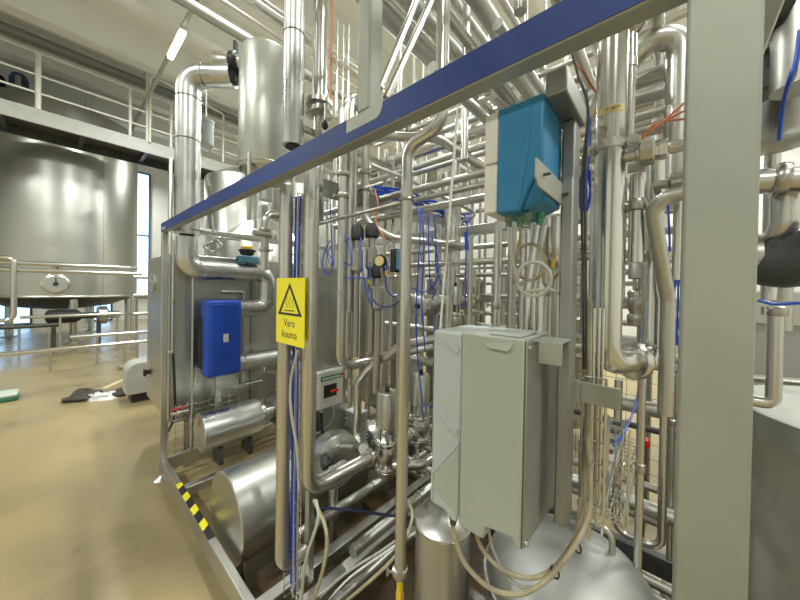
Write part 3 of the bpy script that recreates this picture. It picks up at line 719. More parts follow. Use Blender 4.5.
# ---------------------------------------------------------------- isolator switch on its steel panel
PX = W(327, 390, Y=1.28).x
t0 = W(314, 388, X=PX); t1 = W(343, 388, X=PX)
pn = thing('mounting_panel', 'upright steel mounting panel behind the white isolator switch', 'panel', (PX - .07, 1.4, .17))
w0 = W(296, 380, X=PX - .06); w1 = W(346, 380, X=PX - .06)
zt_ = W(325, 268, X=PX - .06).z; zb_ = W(325, 440, X=PX - .06).z
MB().box(PX - .07, PX - .062, w0.y, w1.y, zb_, zt_).build('sheet', SHEET, pn, .001)
MB().box(PX - .10, PX - .0701, w1.y - .035, w1.y, .17, zt_).build('panel_post', SATIN, pn)
MB().box(PX - .10, PX - .0701, w0.y, w0.y + .035, .17, zt_).build('panel_post', SATIN, pn)
zt2 = W(327, 371, X=PX).z; zb2 = W(327, 408, X=PX).z
sw_ = thing('isolator_switch', 'white isolator switch box with black plate and red handle', 'switch', (PX, (t0.y + t1.y) / 2, zb2))
MB().box(PX - .061, PX, t0.y, t1.y, zb2, zt2).build('enclosure', WHITEP, sw_, .008)
ym = (t0.y + t1.y) / 2 + .01; wy = t1.y - t0.y; hz = zt2 - zb2
for s_ in (-1, 1): MB().cyl((PX - .035, ym + s_ * wy * .2, zb2 - .03), (PX - .035, ym + s_ * wy * .2, zb2), .014, 12).build('cable_gland', GREYL, sw_)
MB().box(PX, PX + .004, ym - wy * .22, ym + wy * .22, zb2 + hz * .28, zb2 + hz * .62).build('black_plate', INK, sw_, .001)
kb = MB().cyl((PX + .004, ym, zb2 + hz * .45), (PX + .016, ym, zb2 + hz * .45), .03, 20).build('knob', BLACK, sw_)
MB().box(PX + .016, PX + .034, ym - .012, ym + .05, zb2 + hz * .42, zb2 + hz * .49).build('red_handle', REDP, kb, .003)
lb = MB().box(PX, PX + .003, ym - wy * .32, ym + wy * .38, zb2 + hz * .74, zb2 + hz * .86).build('green_label', GREEN, sw_)
MB().box(PX + .003, PX + .004, ym - wy * .28, ym + wy * .34, zb2 + hz * .77, zb2 + hz * .83).build('label_field', mat('pale_green', (.5, .75, .55), .5), lb)
for zz in (.72, .84): MB().box(PX, PX + .0015, t0.y + .012, t0.y + .026, zb2 + hz * zz, zb2 + hz * (zz + .03)).build('red_mark', REDP, sw_)
MB().box(PX, PX + .003, ym + wy * .39, ym + wy * .47, zb2 + hz * .80, zb2 + hz * .86).build('red_mark', REDP, sw_)
hose('black cable stub hanging from the isolator switch', [(PX - .035, ym - wy * .2, zb2 - .03), (PX - .035, ym - wy * .2, zb2 - .13), (PX - .03, ym - wy * .14, zb2 - .2)], .012, BLACK, name='cable', cat='cable')
hose('thin grey cable curling from the isolator switch', [(PX - .035, ym + wy * .2, zb2 - .03), (PX - .03, ym + wy * .22, zb2 - .09), (PX - .03, ym, zb2 - .15), (PX - .04, ym - .1, zb2 - .18)], .005, GCABLE, name='cable', cat='cable')

# round motor end with black handle seen below the isolator
c = W(330, 462, X=-1.42)
t = thing('belt_guard', 'pale domed casing with black handle below the isolator switch', 'casing', (c.x, c.y, .3))
MB().lathe((c.x - .14, c.y + .1, c.z - .05), (1, -.15, 0), [(.15, 0), (.16, .02), (.16, .10), (.12, .13), (.05, .14)], 40).build('domed_end', GALV, t)
MB().lathe((c.x + .02, c.y - .04, c.z + .02), (1, -.3, 0), [(.02, -.04), (.035, 0), (.035, .03), (.02, .05)], 20).build('black_handle', BLACK, t)
MB().cyl((c.x - .1, c.y + .1, .0), (c.x - .1, c.y + .1, c.z - .22), .03, 14).build('stand', SATIN, t)
pipe('short sampling pipe crossing in front of the domed casing', [W(318, 478, X=-1.30), W(345, 462, X=-1.30)], .014, unions=((0, .5),))
# ball valve on the pump side pipe
c = W(352, 430, Y=1.5)
t = thing('motor_terminal_box', 'pale ribbed motor block behind the curved pipe', 'motor', (c.x, c.y, c.z))
mb = MB()
for k in range(9): mb.box(c.x - .09 , c.x + .05, c.y - .0 , c.y + .12, c.z - .12 + k * .03, c.z - .112 + k * .03)
mb.box(c.x - .08, c.x + .04, c.y + .01, c.y + .11, c.z - .12, c.z + .13).build('ribbed_body', GREYL, t)

# ---------------------------------------------------------------- low pipes and rails inside the frame
for (x, yy0, z, r, lab) in ((-1.48, .80, .26, .028, 'lowest steel pipe lying in the skid bottom left of the front pipe'), (-1.05, .62, .245, .024, 'low round bar beside the middle frame post'), (-1.12, .95, .33, .03, 'low steel pipe passing under the pneumatic valves')):
    pipe(lab, [(x, yy0 + .06, .19 if x < -1.2 else .005), (x, yy0 + .06, z), (x, 2.0, z)] if x < -1.2 else [(x, yy0, z), (x, 2.0, z)], r, m=SATIN, hangers=((1 if x < -1.2 else 0, .5),))
    
# ---------------------------------------------------------------- wire mesh cable trays
def wtray(lab, p0, p1, wv, hv, pitch=.04, group=None, rows=4, m=STEEL):
    p0, p1, wv, hv = Vector(p0), Vector(p1), Vector(wv), Vector(hv)
    mb = MB(); L = (p1 - p0).length; n = int(L / pitch)
    for k in range(rows): mb.cyl(p0 + wv * k / (rows - 1), p1 + wv * k / (rows - 1), .0022, 5)
    mb.cyl(p0 + hv, p1 + hv, .0022, 5).cyl(p0 + wv + hv, p1 + wv + hv, .0022, 5)
    for k in range(n + 1):
        c = p0.lerp(p1, k / n)
        mb.tube([c + hv, c, c + wv, c + wv + hv], .002, 0, 5)
    o = mb.build('wire_cable_tray', m); tag(o, lab, 'cable tray', group); return o
tx = W(294, 400, Y=.70).x
wtray('tall wire mesh cable tray behind the yellow sign', (tx - .04, .72, .2), (tx - .04, .72, 2.0), (.075, 0, 0), (0, -.035, 0), .05)
for i in range(5):
    x = tx - .03 + .014 * i
    pts = [(x, .715, .25)] + [(x + .004 * math.sin(k * 1.7 + i), .712 - .002 * (i % 2), .25 + .3 * k) for k in range(1, 6)] + [(x, .715, 2.0)]
    hose('cable running up the tall wire tray behind the yellow sign', pts, .0055, [BHOSE, BHOSE, GCABLE, BHOSE, BEIGE][i], group='cables in the tall wire tray', name='cable', cat='cable', n=6, sm=4) if False else \
    hose(['leftmost dark blue', 'second dark blue', 'grey', 'fourth blue', 'rightmost beige'][i] + ' cable running up the tall wire tray', pts, .0055, [BHOSE, BHOSE, GCABLE, BHOSE, BEIGE][i], name='cable', cat='cable', n=6, sm=4)
hose('beige cable bulging beside the yellow sign pipe', [W(298, 350, Y=.66), W(291, 380, Y=.66), W(291, 410, Y=.66), W(297, 450, Y=.67), W(299, 490, Y=.68)], .006, GCABLE, name='cable', cat='cable')
# loose cables down at the frame
hose('light grey cable looping down in front of the middle post', [W(316, 500, Y=.66), W(318, 520, Y=.64), W(306, 560, Y=.62), W(300, 610, Y=.62)], .006, GCABLE, name='cable', cat='cable')
hose('beige cable crossing the light grey one at the middle post', [W(314, 500, Y=.70), W(326, 530, Y=.68), W(324, 565, Y=.66), W(310, 612, Y=.64)], .007, BEIGE, name='cable', cat='cable')
hose('beige hose trailing under the long front pipe', [W(330, 615, Y=.75), W(392, 560, Y=.82), W(412, 520, Y=.9), W(408, 500, Y=1.0)], .006, BEIGE, name='cable', cat='cable')
hose('light grey cable running along the skid bottom rail', [W(300, 620, Y=.8), W(340, 578, Y=.85), W(380, 552, Y=.95), W(410, 530, Y=1.05)], .006, GCABLE, name='cable', cat='cable')
hose('second pale cable lying beside the skid bottom rail', [W(315, 620, Y=.8), W(345, 582, Y=.85), W(392, 548, Y=.95), W(420, 530, Y=1.05)], .005, CHALK, name='cable', cat='cable')
hose('dark blue cable lying across the skid bottom', [W(322, 508, Y=1.0), W(350, 510, Y=1.05), W(395, 516, Y=1.1), W(425, 520, Y=1.2)], .007, mat('navy_cable', (.01, .012, .06), .4), name='cable', cat='cable')

# ================================================================ THE TWO ELECTRICAL BOXES ON THE HANGING POST
YB = .62
def xz(px, py): q = W(px, py, Y=YB); return (q.x, q.z)
dr = thing('frequency_drive', 'big grey wall mounted drive cabinet at the front of the skid', 'drive', (-.32, .72, 1.06))
xL, xM, xR = xz(432, 400)[0], xz(461, 400)[0], xz(523, 400)[0]
zT = xz(461, 333)[1]; zBt = xz(461, 526)[1]
Yk = W(555, 430, X=xR).y
zL = xz(432, 333)[1]
MB().box(xL, xM - .0015, YB, YB + .17, zBt + .012, zT).build('front_cover', GREYL, dr, .008, None, 3)
# raised folds pressed in the cover side
hc = zT - zBt; wc = xM - xL
for zz in (.97, .54, .09):
    z1 = zBt + hc * zz
    MB().prism([(xL + .012, YB - .0005, z1), (xM - .006, YB - .0045, z1 - .022), (xM - .006, YB - .0045, z1 - .034), (xM - .016, YB - .003, z1 - .036)], (0, .006, 0)).build('pressed_grip', GREYL, dr, .001)
zz0 = xz(461, 443)[1]; zz1 = xz(433, 470)[1]
MB().prism([(xM - .003, YB - .0025, zz0 + .002), (xM - .003, YB - .0025, zz0 - .006), (xL + .008, YB - .0025, zz1 - .006), (xL + .008, YB - .0025, zBt + .02), (xL + .003, YB - .0025, zBt + .02), (xL + .003, YB - .0025, zz1)], (0, .004, 0)).build('cover_rib', GREYL, dr)
MB().prism([(xM - .0035, YB - .001, zz0 - .009), (xL + .009, YB - .001, zz1 - .009), (xL + .009, YB - .001, zBt + .05), (xM - .0035, YB - .001, zBt + .018)], (0, .002, 0)).build('lower_cover_field', GREYP, dr)
x1 = xz(484, 530)[0]
zn = xz(484, 527)[1]; zc_r = xz(521, 553)[1]
poly = [(xM, YB, zT + .001), (xR, YB, zT + .001), (xR, YB, zc_r), (xR - .006, YB, zc_r), (xR - .018, YB, zc_r + .02), (x1 + .008, YB, zn + .002), (x1, YB, zn - .003), (x1 - .002, YB, zBt - .001), (xM, YB, zBt - .001)]
MB().prism(poly, (0, .17, 0)).build('body', GREYP, dr, .003)
xg0, xg1 = xz(486, 350)[0], xz(515, 350)[0]
MB().prism([(xg0, YB - .001, zT - .014), (xg0 + .004, YB - .006, zT - .024), (xg1 - .012, YB - .006, zT - .026), (xg1, YB - .001, zT - .006)], (0, .004, 0)).build('top_grip', GREYP, dr, .001)
MB().box(xg0, xg1 + .004, YB + .02, YB + .12, zT + .001, zT + .006).build('top_grip', GREYL, dr, .002)
MB().prism([(xR + .001, YB + .004, zT - .002), (xR + .001, Yk, zT - .03), (xR + .001, Yk, zBt + .0), (xR + .001, YB + .004, zc_r + .004)], (.004, 0, 0)).build('side_casting', BACKP, dr, .003)
mb = MB()
for (a, b_) in ((YB + .012, zT - .014), (YB + .016, zc_r + .012), (Yk - .012, zBt + .03), (Yk - .01, zT - .12)):
    MB().cyl((xR + .005, a, b_), (xR + .011, a, b_), .005, 10).build('screw', STEEL, dr)
# brackets for the drive
bx = HPX
MB().box(xR + .005, bx + .01, .66, .734, zT - .006, zT - .002).box(xR + .016, bx + .012, .658, .662, zT - .048, zT - .002).build('mounting_bracket', POST, dr, .001)

bb = thing('control_box', 'blue and white control box hung high on the steel post', 'control box', (-.23, .69, 1.75))
x0b, x1b, x2b = xz(484, 160)[0], xz(497, 160)[0], xz(543, 160)[0]
ztb = xz(497, 110)[1]; zbb = xz(497, 214)[1]
Yk2 = .752
zw = xz(484, 212)[1]
MB().box(x0b, x1b, YB + .001, Yk2 - .02, (ztb + zbb) / 2 - .0, ztb - .003).build('upper_white_cover', WHITEP, bb, .004)
MB().box(x0b, x1b, YB + .001, Yk2 - .02, zbb + .004, (ztb + zbb) / 2 - .002).build('lower_white_cover', WHITEP, bb, .004)
body = [(x1b + .0005, YB, ztb), (x2b, YB, ztb), (x2b, YB, zbb + .075), (x2b - .012, YB, zbb + .07), (x2b - .045, YB, zbb), (x1b + .0005, YB, zbb)]
MB().prism(body, (0, Yk2 - YB, 0)).build('blue_housing', TEAL, bb, .005, None, 3)
MB().prism([(x2b - .03, YB + .012, zbb + .072), (x2b + .002, YB + .012, zbb + .075), (x2b + .002, YB + .012, zbb + .02), (x2b - .042, YB + .012, zbb + .002)], (0, Yk2 - YB - .02, 0)).build('lower_housing', TEAL, bb, .006, None, 3)
MB().tube(smooth([(x2b - .028, YB - .0005, ztb - .002), (x2b - .028, YB - .0005, zbb + .13), (x2b - .036, YB - .0005, zbb + .07), (x2b - .045, YB - .0005, zbb + .01)]), .0014, 0, 6).build('moulded_ridge', TEAL, bb)
px_ = x2b + .004
MB().prism([(px_, .562, 1.835), (px_, .56, 1.80), (px_, .575, 1.788), (px_, .82, 1.788), (px_, .82, 1.825), (px_, .79, 1.835)], (.0035, 0, 0)).build('side_bracket', POST, bb, .0008)
MB().box(px_ + .003, HPX - .0165, .76, .765, 1.79, 1.833).build('bracket_tab', POST, bb)
for (a, b_) in ((.60, 1.815), (.73, 1.81)): MB().cyl((px_ + .0035, a, b_), (px_ + .016, a, b_), .003, 8).build('screw', DARKST, bb)
for i in range(4):
    xg = x1b + .016 + .02 * i
    MB().lathe((xg, YB + .03 + .012 * (i % 2), zbb), (0, 0, -1), [(.0075, 0), (.0085, .002), (.0085, .012), (.007, .014), (.0075, .016), (.0065, .024)], 8).build('cable_gland', GLAND if i < 3 else GREEN, bb)
# coiled cables under the blue box
g1 = Vector((x1b + .016, YB + .03, zbb - .024)); g2 = Vector((x1b + .036, YB + .042, zbb - .024))
def coil(lab, start, cpx, cpy, rpx, rpy, Y, r, m, turns=2.1, tilt=.0, tail=None):
    pts = [start, start + Vector((0, 0, -.03))]
    n = int(turns * 14)
    for k in range(n + 1):
        a = math.pi + 2 * math.pi * k / 14
        pts.append(W(cpx + rpx * math.cos(a), cpy + rpy * math.sin(a), Y=Y + .004 * k / 14 + tilt * math.cos(a)))
    pts += tail or []
    return hose(lab, pts, r, m, name='cable', cat='cable', sm=4)
coil('grey cable coiled in a ring below the blue control box', g1, 534, 279, 17, 17, .70, .0035, GCABLE, 1.9, .01, [W(552, 290, Y=.72), W(566, 300, Y=.79)])
coil('beige cable coiled in a higher ring below the blue control box', g2, 530, 262, 15, 18, .73, .0038, BEIGE, 1.6, .01, [W(545, 285, Y=.76), W(562, 270, Y=.79)])

# hoses under the drive
zb_d = zBt
hose('stiff beige hose bulging furthest down under the grey drive cabinet', [W(453, 520, Y=.66), W(454, 532, Y=.66), W(464, 562, Y=.66), W(490, 588, Y=.66), W(520, 594, Y=.67), W(548, 578, Y=.70), W(575, 545, Y=.74), W(588, 515, Y=.78), W(590, 480, Y=.80), W(588, 440, Y=.82), W(589, 380, Y=.84), W(590, 300, Y=.86)], .0055, BEIGE)
hose('upper beige hose swinging from the drive cabinet to the mesh tray', [W(475, 520, Y=.70), W(480, 545, Y=.70), W(500, 568, Y=.70), W(530, 578, Y=.71), W(556, 566, Y=.74), W(576, 535, Y=.77), W(584, 500, Y=.80), W(585, 450, Y=.83), W(585, 370, Y=.85)], .0050, BEIGE)
hose('thin pale hose hidden between the beige hoses under the drive cabinet', [W(487, 522, Y=.72), W(494, 552, Y=.72), W(510, 580, Y=.73), W(535, 588, Y=.74), W(560, 568, Y=.77), W(578, 520, Y=.80), W(580, 440, Y=.84)], .0040, GCABLE)
MB_e = W(453, 519, Y=.66)
tag(MB().lathe(MB_e + Vector((0, 0, -.012)), (0, 0, 1), [(.008, 0), (.009, .003), (.009, .016), (.007, .02)], 12).build('cable_gland', DARKST), 'dark gland at the left corner below the grey drive cabinet', 'gland')
for i, (px, py, yy) in enumerate(((555, 572, .735), (577, 547, .77))):
    c = W(px, py, Y=yy); tag(MB().torus(c, (1, -.2, .9), .011, .0022, 16, 6).build('cable_tie', BLACK), ('black cable tie on the lower bend of the beige hoses', 'black cable tie higher on the beige hoses')[i], 'cable tie')

# ================================================================ LOW VESSELS IN FRONT
c = W(443, 519, Y=.88)
t = thing('filter_pot', 'dull steel pot with flat bright lid beside the long front pipe', 'pot', (c.x, c.y, 0))
MB().lathe((c.x, c.y, 0), (0, 0, 1), [(.088, .1), (.092, .11), (.092, c.z - .012)], 44, True).build('pot_body', SHEET, t)
MB().lathe((c.x, c.y, c.z - .012), (0, 0, 1), [(.095, 0), (.097, .003), (.097, .010), (.094, .012)], 44).build('lid', STEEL, t)
for k in range(3):
    a = R(30 + 120 * k); MB().cyl((c.x + .07 * math.cos(a), c.y + .07 * math.sin(a), 0), (c.x + .07 * math.cos(a), c.y + .07 * math.sin(a), .11), .01, 10).build('leg', SATIN, t)
c = W(565, 600, Y=1.12)
DR = .25; dz = .775
t = thing('domed_vessel', 'large domed steel vessel top at the bottom right of centre', 'vessel', (c.x, c.y, 0))
MB().lathe((c.x, c.y, 0), (0, 0, 1), [(DR, .12), (DR, dz - .13), ] + [(DR * math.cos(a), dz - .13 + .13 * math.sin(a)) for a in [R(x) for x in range(6, 90, 7)]] + [(.002, dz)], 72).build('vessel_shell', mat('frosted_steel', (.34, .345, .325), .5, .75, noise=.1, scale=7, rvar=.05), t)
MB().torus((c.x, c.y, dz - .145), (0, 0, 1), DR + .004, .008, 64, 8).build('rim_ring', STEEL, t)
for k in range(4):
    a = R(45 + 90 * k); MB().cyl((c.x + .2 * math.cos(a), c.y + .2 * math.sin(a), 0), (c.x + .2 * math.cos(a), c.y + .2 * math.sin(a), .14), .02, 10).build('leg', SATIN, t)
DC = c
# guard hoop round the dome
tag(MB().tube([W(618, 535, Y=1.22) + Vector((0, 0, -.5)), W(612, 532, Y=1.20), W(590, 520, Y=1.2), W(572, 512, Y=1.28)] , .009, .05).build('bent_bar', SATIN), 'bent steel bar curving round the domed vessel', 'bar')

# ================================================================ BIG PIPES ON THE RIGHT
a = go(W(608, 250, Y=.95), 'z', -60)
bp = path(a, ('z', 362)); bp += [bp[-1] + Vector((.05, .085, 0))]
a2 = bp[0]
t = pipe('largest vertical pipe right of the hanging post, with yellowed tag', bp, .034, bend=.05, m=STEEL, n=28)
LP = bp[1]
q = W(634, 356, Y=bp[-1].y)
clamp(t, bp[-1] + Vector((.0, .0, 0)), (.5, .85, 0), .037, 'large_union', STEEL)
zt = W(608, 110, Y=.92).z
mb = MB()
A_ = [R(x) for x in range(215, 331, 8)]
vs = [(LP.x + .0345 * math.cos(a), LP.y + .0345 * math.sin(a), z) for z in (zt - .009, zt + .009) for a in A_]
mb.add(vs, [(i, i + 1, i + 1 + len(A_), i + len(A_)) for i in range(len(A_) - 1)])
tg = mb.build('yellowed_tag', YTAG, t)
text('TT 4006', .010, (LP.x - .012, LP.y - .0355, zt - .004), (1, -.0, 0), (0, 0, 1), INK, t, 'tag_lettering', .0003)
zs = W(608, 125, Y=.92).z
MB().cyl((LP.x - .012, LP.y - .032, zs), (LP.x - .014, LP.y - .052, zs - .002), .007, 12).build('socket_screw', STEEL, t)
zc2 = W(608, 143, Y=.92).z
MB().lathe((LP.x, LP.y, zc2 - .012), (0, 0, 1), [(.0345, 0), (.0365, .001), (.0365, .023), (.0345, .024)], 36, False).box(LP.x - .062, LP.x - .033, LP.y - .006, LP.y + .006, zc2 - .01, zc2 + .01).box(LP.x + .033, LP.x + .062, LP.y - .006, LP.y + .006, zc2 - .01, zc2 + .01).build('pipe_clamp', SATIN, t)
for s_ in (-1, 1): MB().cyl((LP.x + s_ * .05, LP.y - .022, zc2), (LP.x + s_ * .05, LP.y + .008, zc2), .011, 6).build('clamp_bolt', STEEL, t)
# pipe behind carrying on from the union
Q = bp[-1] + Vector((.035, .06, 0))
pipe('rising pipe turning up behind the large union of the largest pipe', [bp[-1] + Vector((.008, .014, 0)), Q, go(Q, 'z', 160)], .023, bend=.05, m=STEEL, unions=((1, .52),), n=20)
vpipe('bright second pipe close behind the largest pipe', 623, -40, 300, Y=1.02, r=.013, m=STEEL)
o = vpipe('narrow bright tube with union just right of the largest pipe', 631, 28, 145, Y=1.0, r=.0105, m=STEEL, hangers=((0, .3),))
q = go(W(631, 80, Y=1.0), 'z', 30)
t = thing('level_probe', 'small conical probe head on top of the narrow bright tube', 'probe', q)
MB().lathe(q, (.25, 0, 1), [(.012, -.01), (.02, 0), (.024, .012), (.02, .02)], 20).build('probe_base', CAST, t)
MB().lathe(q, (.25, 0, 1), [(.018, .02), (.018, .05), (.012, .07)], 20).build('probe_head', STEEL, t)
p_ = W(640, 60, Y=1.25)
ar = [W(590, 118, Y=1.35), W(612, 84, Y=1.3), W(640, 48, Y=1.28), W(662, 36, Y=1.28), go(W(680, 60, Y=1.3), 'z', 42), go(W(680, 60, Y=1.3), 'z', 190)]
pipe('thick arched pipe between the blue beam and the wide right post', ar, .036, bend=.1, m=PIPE, n=20)
# temperature sensor assembly
s0 = W(620, 159, Y=.95); s1 = W(684, 146, Y=.95)
u = Vector((1, 0, 0)); s0 = Vector((LP.x + .034, LP.y, s0.z))
t = thing('temperature_sensor', 'stainless sensor with hex nuts branching right from the largest pipe', 'sensor', s0)
MB().lathe(s0, u, [(.012, -.005), (.012, .018), (.017, .02), (.017, .026)], 20).build('sensor_stub', CAST, t)
MB().lathe(s0, u, [(.028, .026), (.031, .029), (.031, .052), (.028, .055)], 8).build('union_nut', CAST, t)
MB().lathe(s0, u, [(.020, .055), (.020, .062), (.023, .063), (.023, .078), (.02, .08)], 6).build('hex_nut', STEEL, t)
MB().lathe(s0, u, [(.012, .08), (.014, .082), (.014, .118), (.011, .12), (.009, .125), (.009, .145)], 18).build('sensor_body', STEEL, t)
hose('black cable leaving the right end of the stainless sensor', [s0 + u * .145, s0 + u * .17 + Vector((0, .02, -.01)), s0 + u * .2 + Vector((0, .06, .02))], .004, BLACK, name='cable', cat='cable')
s2 = s0 + Vector((.05, .10, -.055))
t = thing('check_valve', 'small steel check valve below the stainless sensor', 'valve', s2)
MB().lathe(s2, u, [(.012, 0), (.012, .03), (.024, .035), (.026, .06), (.018, .065), (.018, .10), (.024, .11), (.014, .13)], 20).build('valve_body', CAST, t)
MB().cyl(s2 + Vector((.05, 0, -.02)), s2 + Vector((.05, 0, -.25)), .010, 12).build('drain_tube', PIPE, t)
pipe('vertical pipe dropping beneath the stainless sensor', [s0 + Vector((.02, .06, -.03)), s0 + Vector((.02, .06, -.26))], .018, m=STEEL, unions=((0, .35),))
pipe('slender tube dropping right of the largest pipe', [s0 + Vector((.055, .14, -.05)), s0 + Vector((.055, .14, -.34))], .016, m=SATIN)
e = [W(700, 190, Y=.98), W(651, 200, Y=.98), W(668, 300, Y=1.06), W(668, 300, Y=1.06) + Vector((0, 0, -.3))]
pipe('bent pipe elbow emerging from behind the wide right post', e, .0165, bend=.04, m=SATIN)
# orange brown cables
for i in range(3):
    pts = [W(575, 62 + i * 2, Y=.95), W(582, 70, Y=.95), W(590, 84, Y=1.0), W(600, 100, Y=1.02), W(612, 140, Y=1.05), W(640, 136 + 2 * i, Y=1.05), W(655, 128 - i * 2, Y=1.05), W(690, 98 + 10 * i, Y=1.05)]
    hose(('upper', 'middle', 'lower')[i] + ' orange brown cable running behind the largest pipe to the post', pts, .0030, COPPER, name='cable', cat='cable')
for i in range(2):
    pts = [W(571, 48, Y=.85), W(578, 75, Y=.85), W(588, 110, Y=.87), W(582 + 3 * i, 180, Y=.88), W(583 + 3 * i, 300, Y=.88), W(584 + 3 * i, 420, Y=.88)]
    hose(('left', 'right')[i] + ' thin dark conduit hanging between hanging post and largest pipe', pts, .003, DARKST, name='cable', cat='cable')
for i in range(3):
    pts = [W(586, 90 + 3 * i, Y=1.1), W(590, 130, Y=1.1), W(588, 165, Y=1.1), W(580 + 3 * i, 180, Y=1.1), W(581 + 3 * i, 210, Y=1.1), W(590, 196, Y=1.12), W(588 + i, 170, Y=1.12)]
    hose('blue hose bundle strand between the hanging post and the largest pipe', pts, .0035, BHOSE, name='air_hose', cat='hose', group='blue hose strands right of the hanging post')
for i in range(3):
    pts = [W(640 + i, 180, Y=1.6), W(640 + 3 * i, 230, Y=1.6), W(643 - 2 * i, 290, Y=1.6), W(640 + i * 2, 340, Y=1.55), W(640 - i, 385 + 4 * i, Y=1.45), W(632, 415, Y=1.3), W(624, 432, Y=1.2), W(614, 446, Y=1.1)]
    hose(('outer', 'middle', 'inner')[i] + ' dark blue air hose hanging behind the large union', pts, .0035, BHOSE, name='air_hose', cat='hose')
for i in range(4):
    pts = [W(680, 205 + 4 * i, Y=1.35), W(676 + 2 * i, 250, Y=1.35), W(682 - 4 * i, 300, Y=1.35), W(674 + 2 * i, 345, Y=1.4)]
    hose(('first', 'second', 'third', 'fourth')[i] + ' blue hose dangling beside the wide right post', pts, .0028, BHOSE, name='air_hose', cat='hose')

# low right pipes
def xrun(lab, px, py, Y, r, x0, x1, **k):
    q = W(px, py, Y=Y); return pipe(lab, [(x0, Y, q.z), (x1, Y, q.z)], r, **k)
def yrun(lab, px, py, z, r, y0, y1, **k):
    y0 = -2.6 if z > 2.5 else y0
    q = W(px, py, Z=z); return pipe(lab, [(q.x, y0, z), (q.x, y1, z)], r, **k)
xrun('thick horizontal pipe low on the right at knee rail height', 650, 409, 1.95, .036, -1.6, .1, m=SATIN)
xrun('lower thick horizontal pipe near the right skid foot', 650, 509, 1.85, .034, -1.5, .1, m=SATIN)
xrun('thin dark horizontal pipe behind the lower right pipes', 660, 432, 2.3, .018, -1.2, .1, m=DARKST)
xrun('slim dark pipe just under the large union', 650, 366, 1.6, .014, -.9, .04, m=CAST)
vpipe('slender vertical tube with clamp between tray and right post', 640, 368, 575, Y=1.25, r=.011, m=PIPE, unions=((0, .48),))
u0_ = go(W(665, 400, Y=1.7), 'z', 345)
pipe('U shaped tube hanging left of the wide right post', path(u0_, ('z', 550), ('d', (-.16, 0, 0)), ('z', 380)), .016, bend=.05, m=PIPE)
a = W(645, 447, Y=2.45)
t = thing('capped_rod', 'small red capped rod seen through the pipes at low right', 'rod', (a.x, a.y, 0))
MB().lathe((a.x, a.y, a.z), (0, 0, 1), [(.02, 0), (.025, .01), (.025, .05), (.015, .06)], 14).build('red_cap', REDP, t)
MB().cyl((a.x, a.y, 0), (a.x, a.y, a.z), .008).build('rod', DARKST, t)
# slanting tray and baskets right of the hanging post
t0_ = W(590, 510, Y=.95); t1_ = W(618, 420, Y=1.45)
tray = thing('cable_ladder', 'slanting perforated cable tray right of the drive cabinet', 'cable tray', t0_)
d = (t1_ - t0_).normalized(); s = d.cross(Vector((0, 0, 1))).normalized(); n_ = s.cross(d)
MB().obox((t0_ + t1_) / 2, d * (t1_ - t0_).length / 2, s * .03, n_ * .0015).build('tray_floor', POST, tray)
for k in (-1, 1): MB().obox((t0_ + t1_) / 2 + s * .03 * k + n_ * .008, d * (t1_ - t0_).length / 2, s * .0015, n_ * .009).build('tray_side', POST, tray)
for i in range(8): c = t0_.lerp(t1_, (i + .5) / 8) + n_ * .002; MB().obox(c, d * .012, s * .014, n_ * .001).build('tray_slot', DARKST, tray)
wtray('vertical wire tray carrying beige hoses right of the hanging post', W(581, 520, Y=.83), Vector((W(581, 520, Y=.83).x, .83, 1.40)), (.045, 0, 0), (0, -.02, 0), .045)
q = W(606, 560, Y=1.1)
wtray('second vertical wire tray low beside the domed vessel', Vector((q.x, 1.1, .93)), Vector((q.x, 1.1, 1.2)), (.05, 0, 0), (0, -.03, 0), .05)
q0 = W(600, 505, Y=.97); q1 = W(626, 425, Y=1.45)
wtray('slanting wire basket under the perforated cable tray', q0 + Vector((0, 0, -.03)), q1 + Vector((0, 0, -.06)), (.05, 0, 0), (0, 0, .025), .03)
for i, (px, Y) in enumerate(((592, .86), (597, .88), (601, .9))):
    q = W(px, 400, Y=Y)
    pipe(('left', 'middle', 'right')[i] + ' thin upright rod behind the fixing plate', [(q.x, Y, 1.0 + .04 * i), (q.x, Y, 1.56)], .0045, m=STEEL)

# mesh panel far right low
t = thing('mesh_guard', 'dark wire mesh guard behind the skid at low right', 'mesh guard', (-.3, 2.6, 0))
mb = MB()
for x in [-.75 + .06 * i for i in range(16)]: mb.cyl((x, 2.6, .1), (x, 2.6, 1.3), .0016, 5)
for z in [.1 + .1 * i for i in range(13)]: mb.cyl((-.75, 2.6, z), (.15, 2.6, z), .0016, 5)
mb.build('wire_mesh', DARKST, t)
for x in (-.77, .16): MB().cyl((x, 2.6, 0), (x, 2.6, 1.32), .018, 10).build('guard_post', SATIN, t)

# ================================================================ TALL VESSEL AND PIPES ABOVE THE BLUE BEAM
vc = Vector((-2.44, 1.12, 0))
zb_v = W(260, 190, D=2.5).z; zt_v = W(262, 44, D=2.3).z
t = thing('tall_vessel', 'tall pale cylindrical vessel standing up behind the blue beam', 'vessel', (vc.x, vc.y, zb_v))
MB().lathe((vc.x, vc.y, 0), (0, 0, 1), [(.195, zb_v + .12), (.205, zb_v + .14), (.205, zt_v - .02), (.198, zt_v)], 56, False).build('shell', GREYBOX if False else mat('vessel_cladding', (.56, .57, .52), .38, .85, noise=.12, scale=5, rvar=.06), t)
MB().lathe((vc.x, vc.y, 0), (0, 0, 1), [(.198, zt_v), (.15, zt_v + .035), (.002, zt_v + .05)], 56).build('top_lid', SATIN, t)
MB().lathe((vc.x, vc.y, 0), (0, 0, 1), [(.19, zb_v + .13), (.12, zb_v + .03), (.05, zb_v), (.05, zb_v - .1)], 44).build('bottom_cone', SHEET, t)
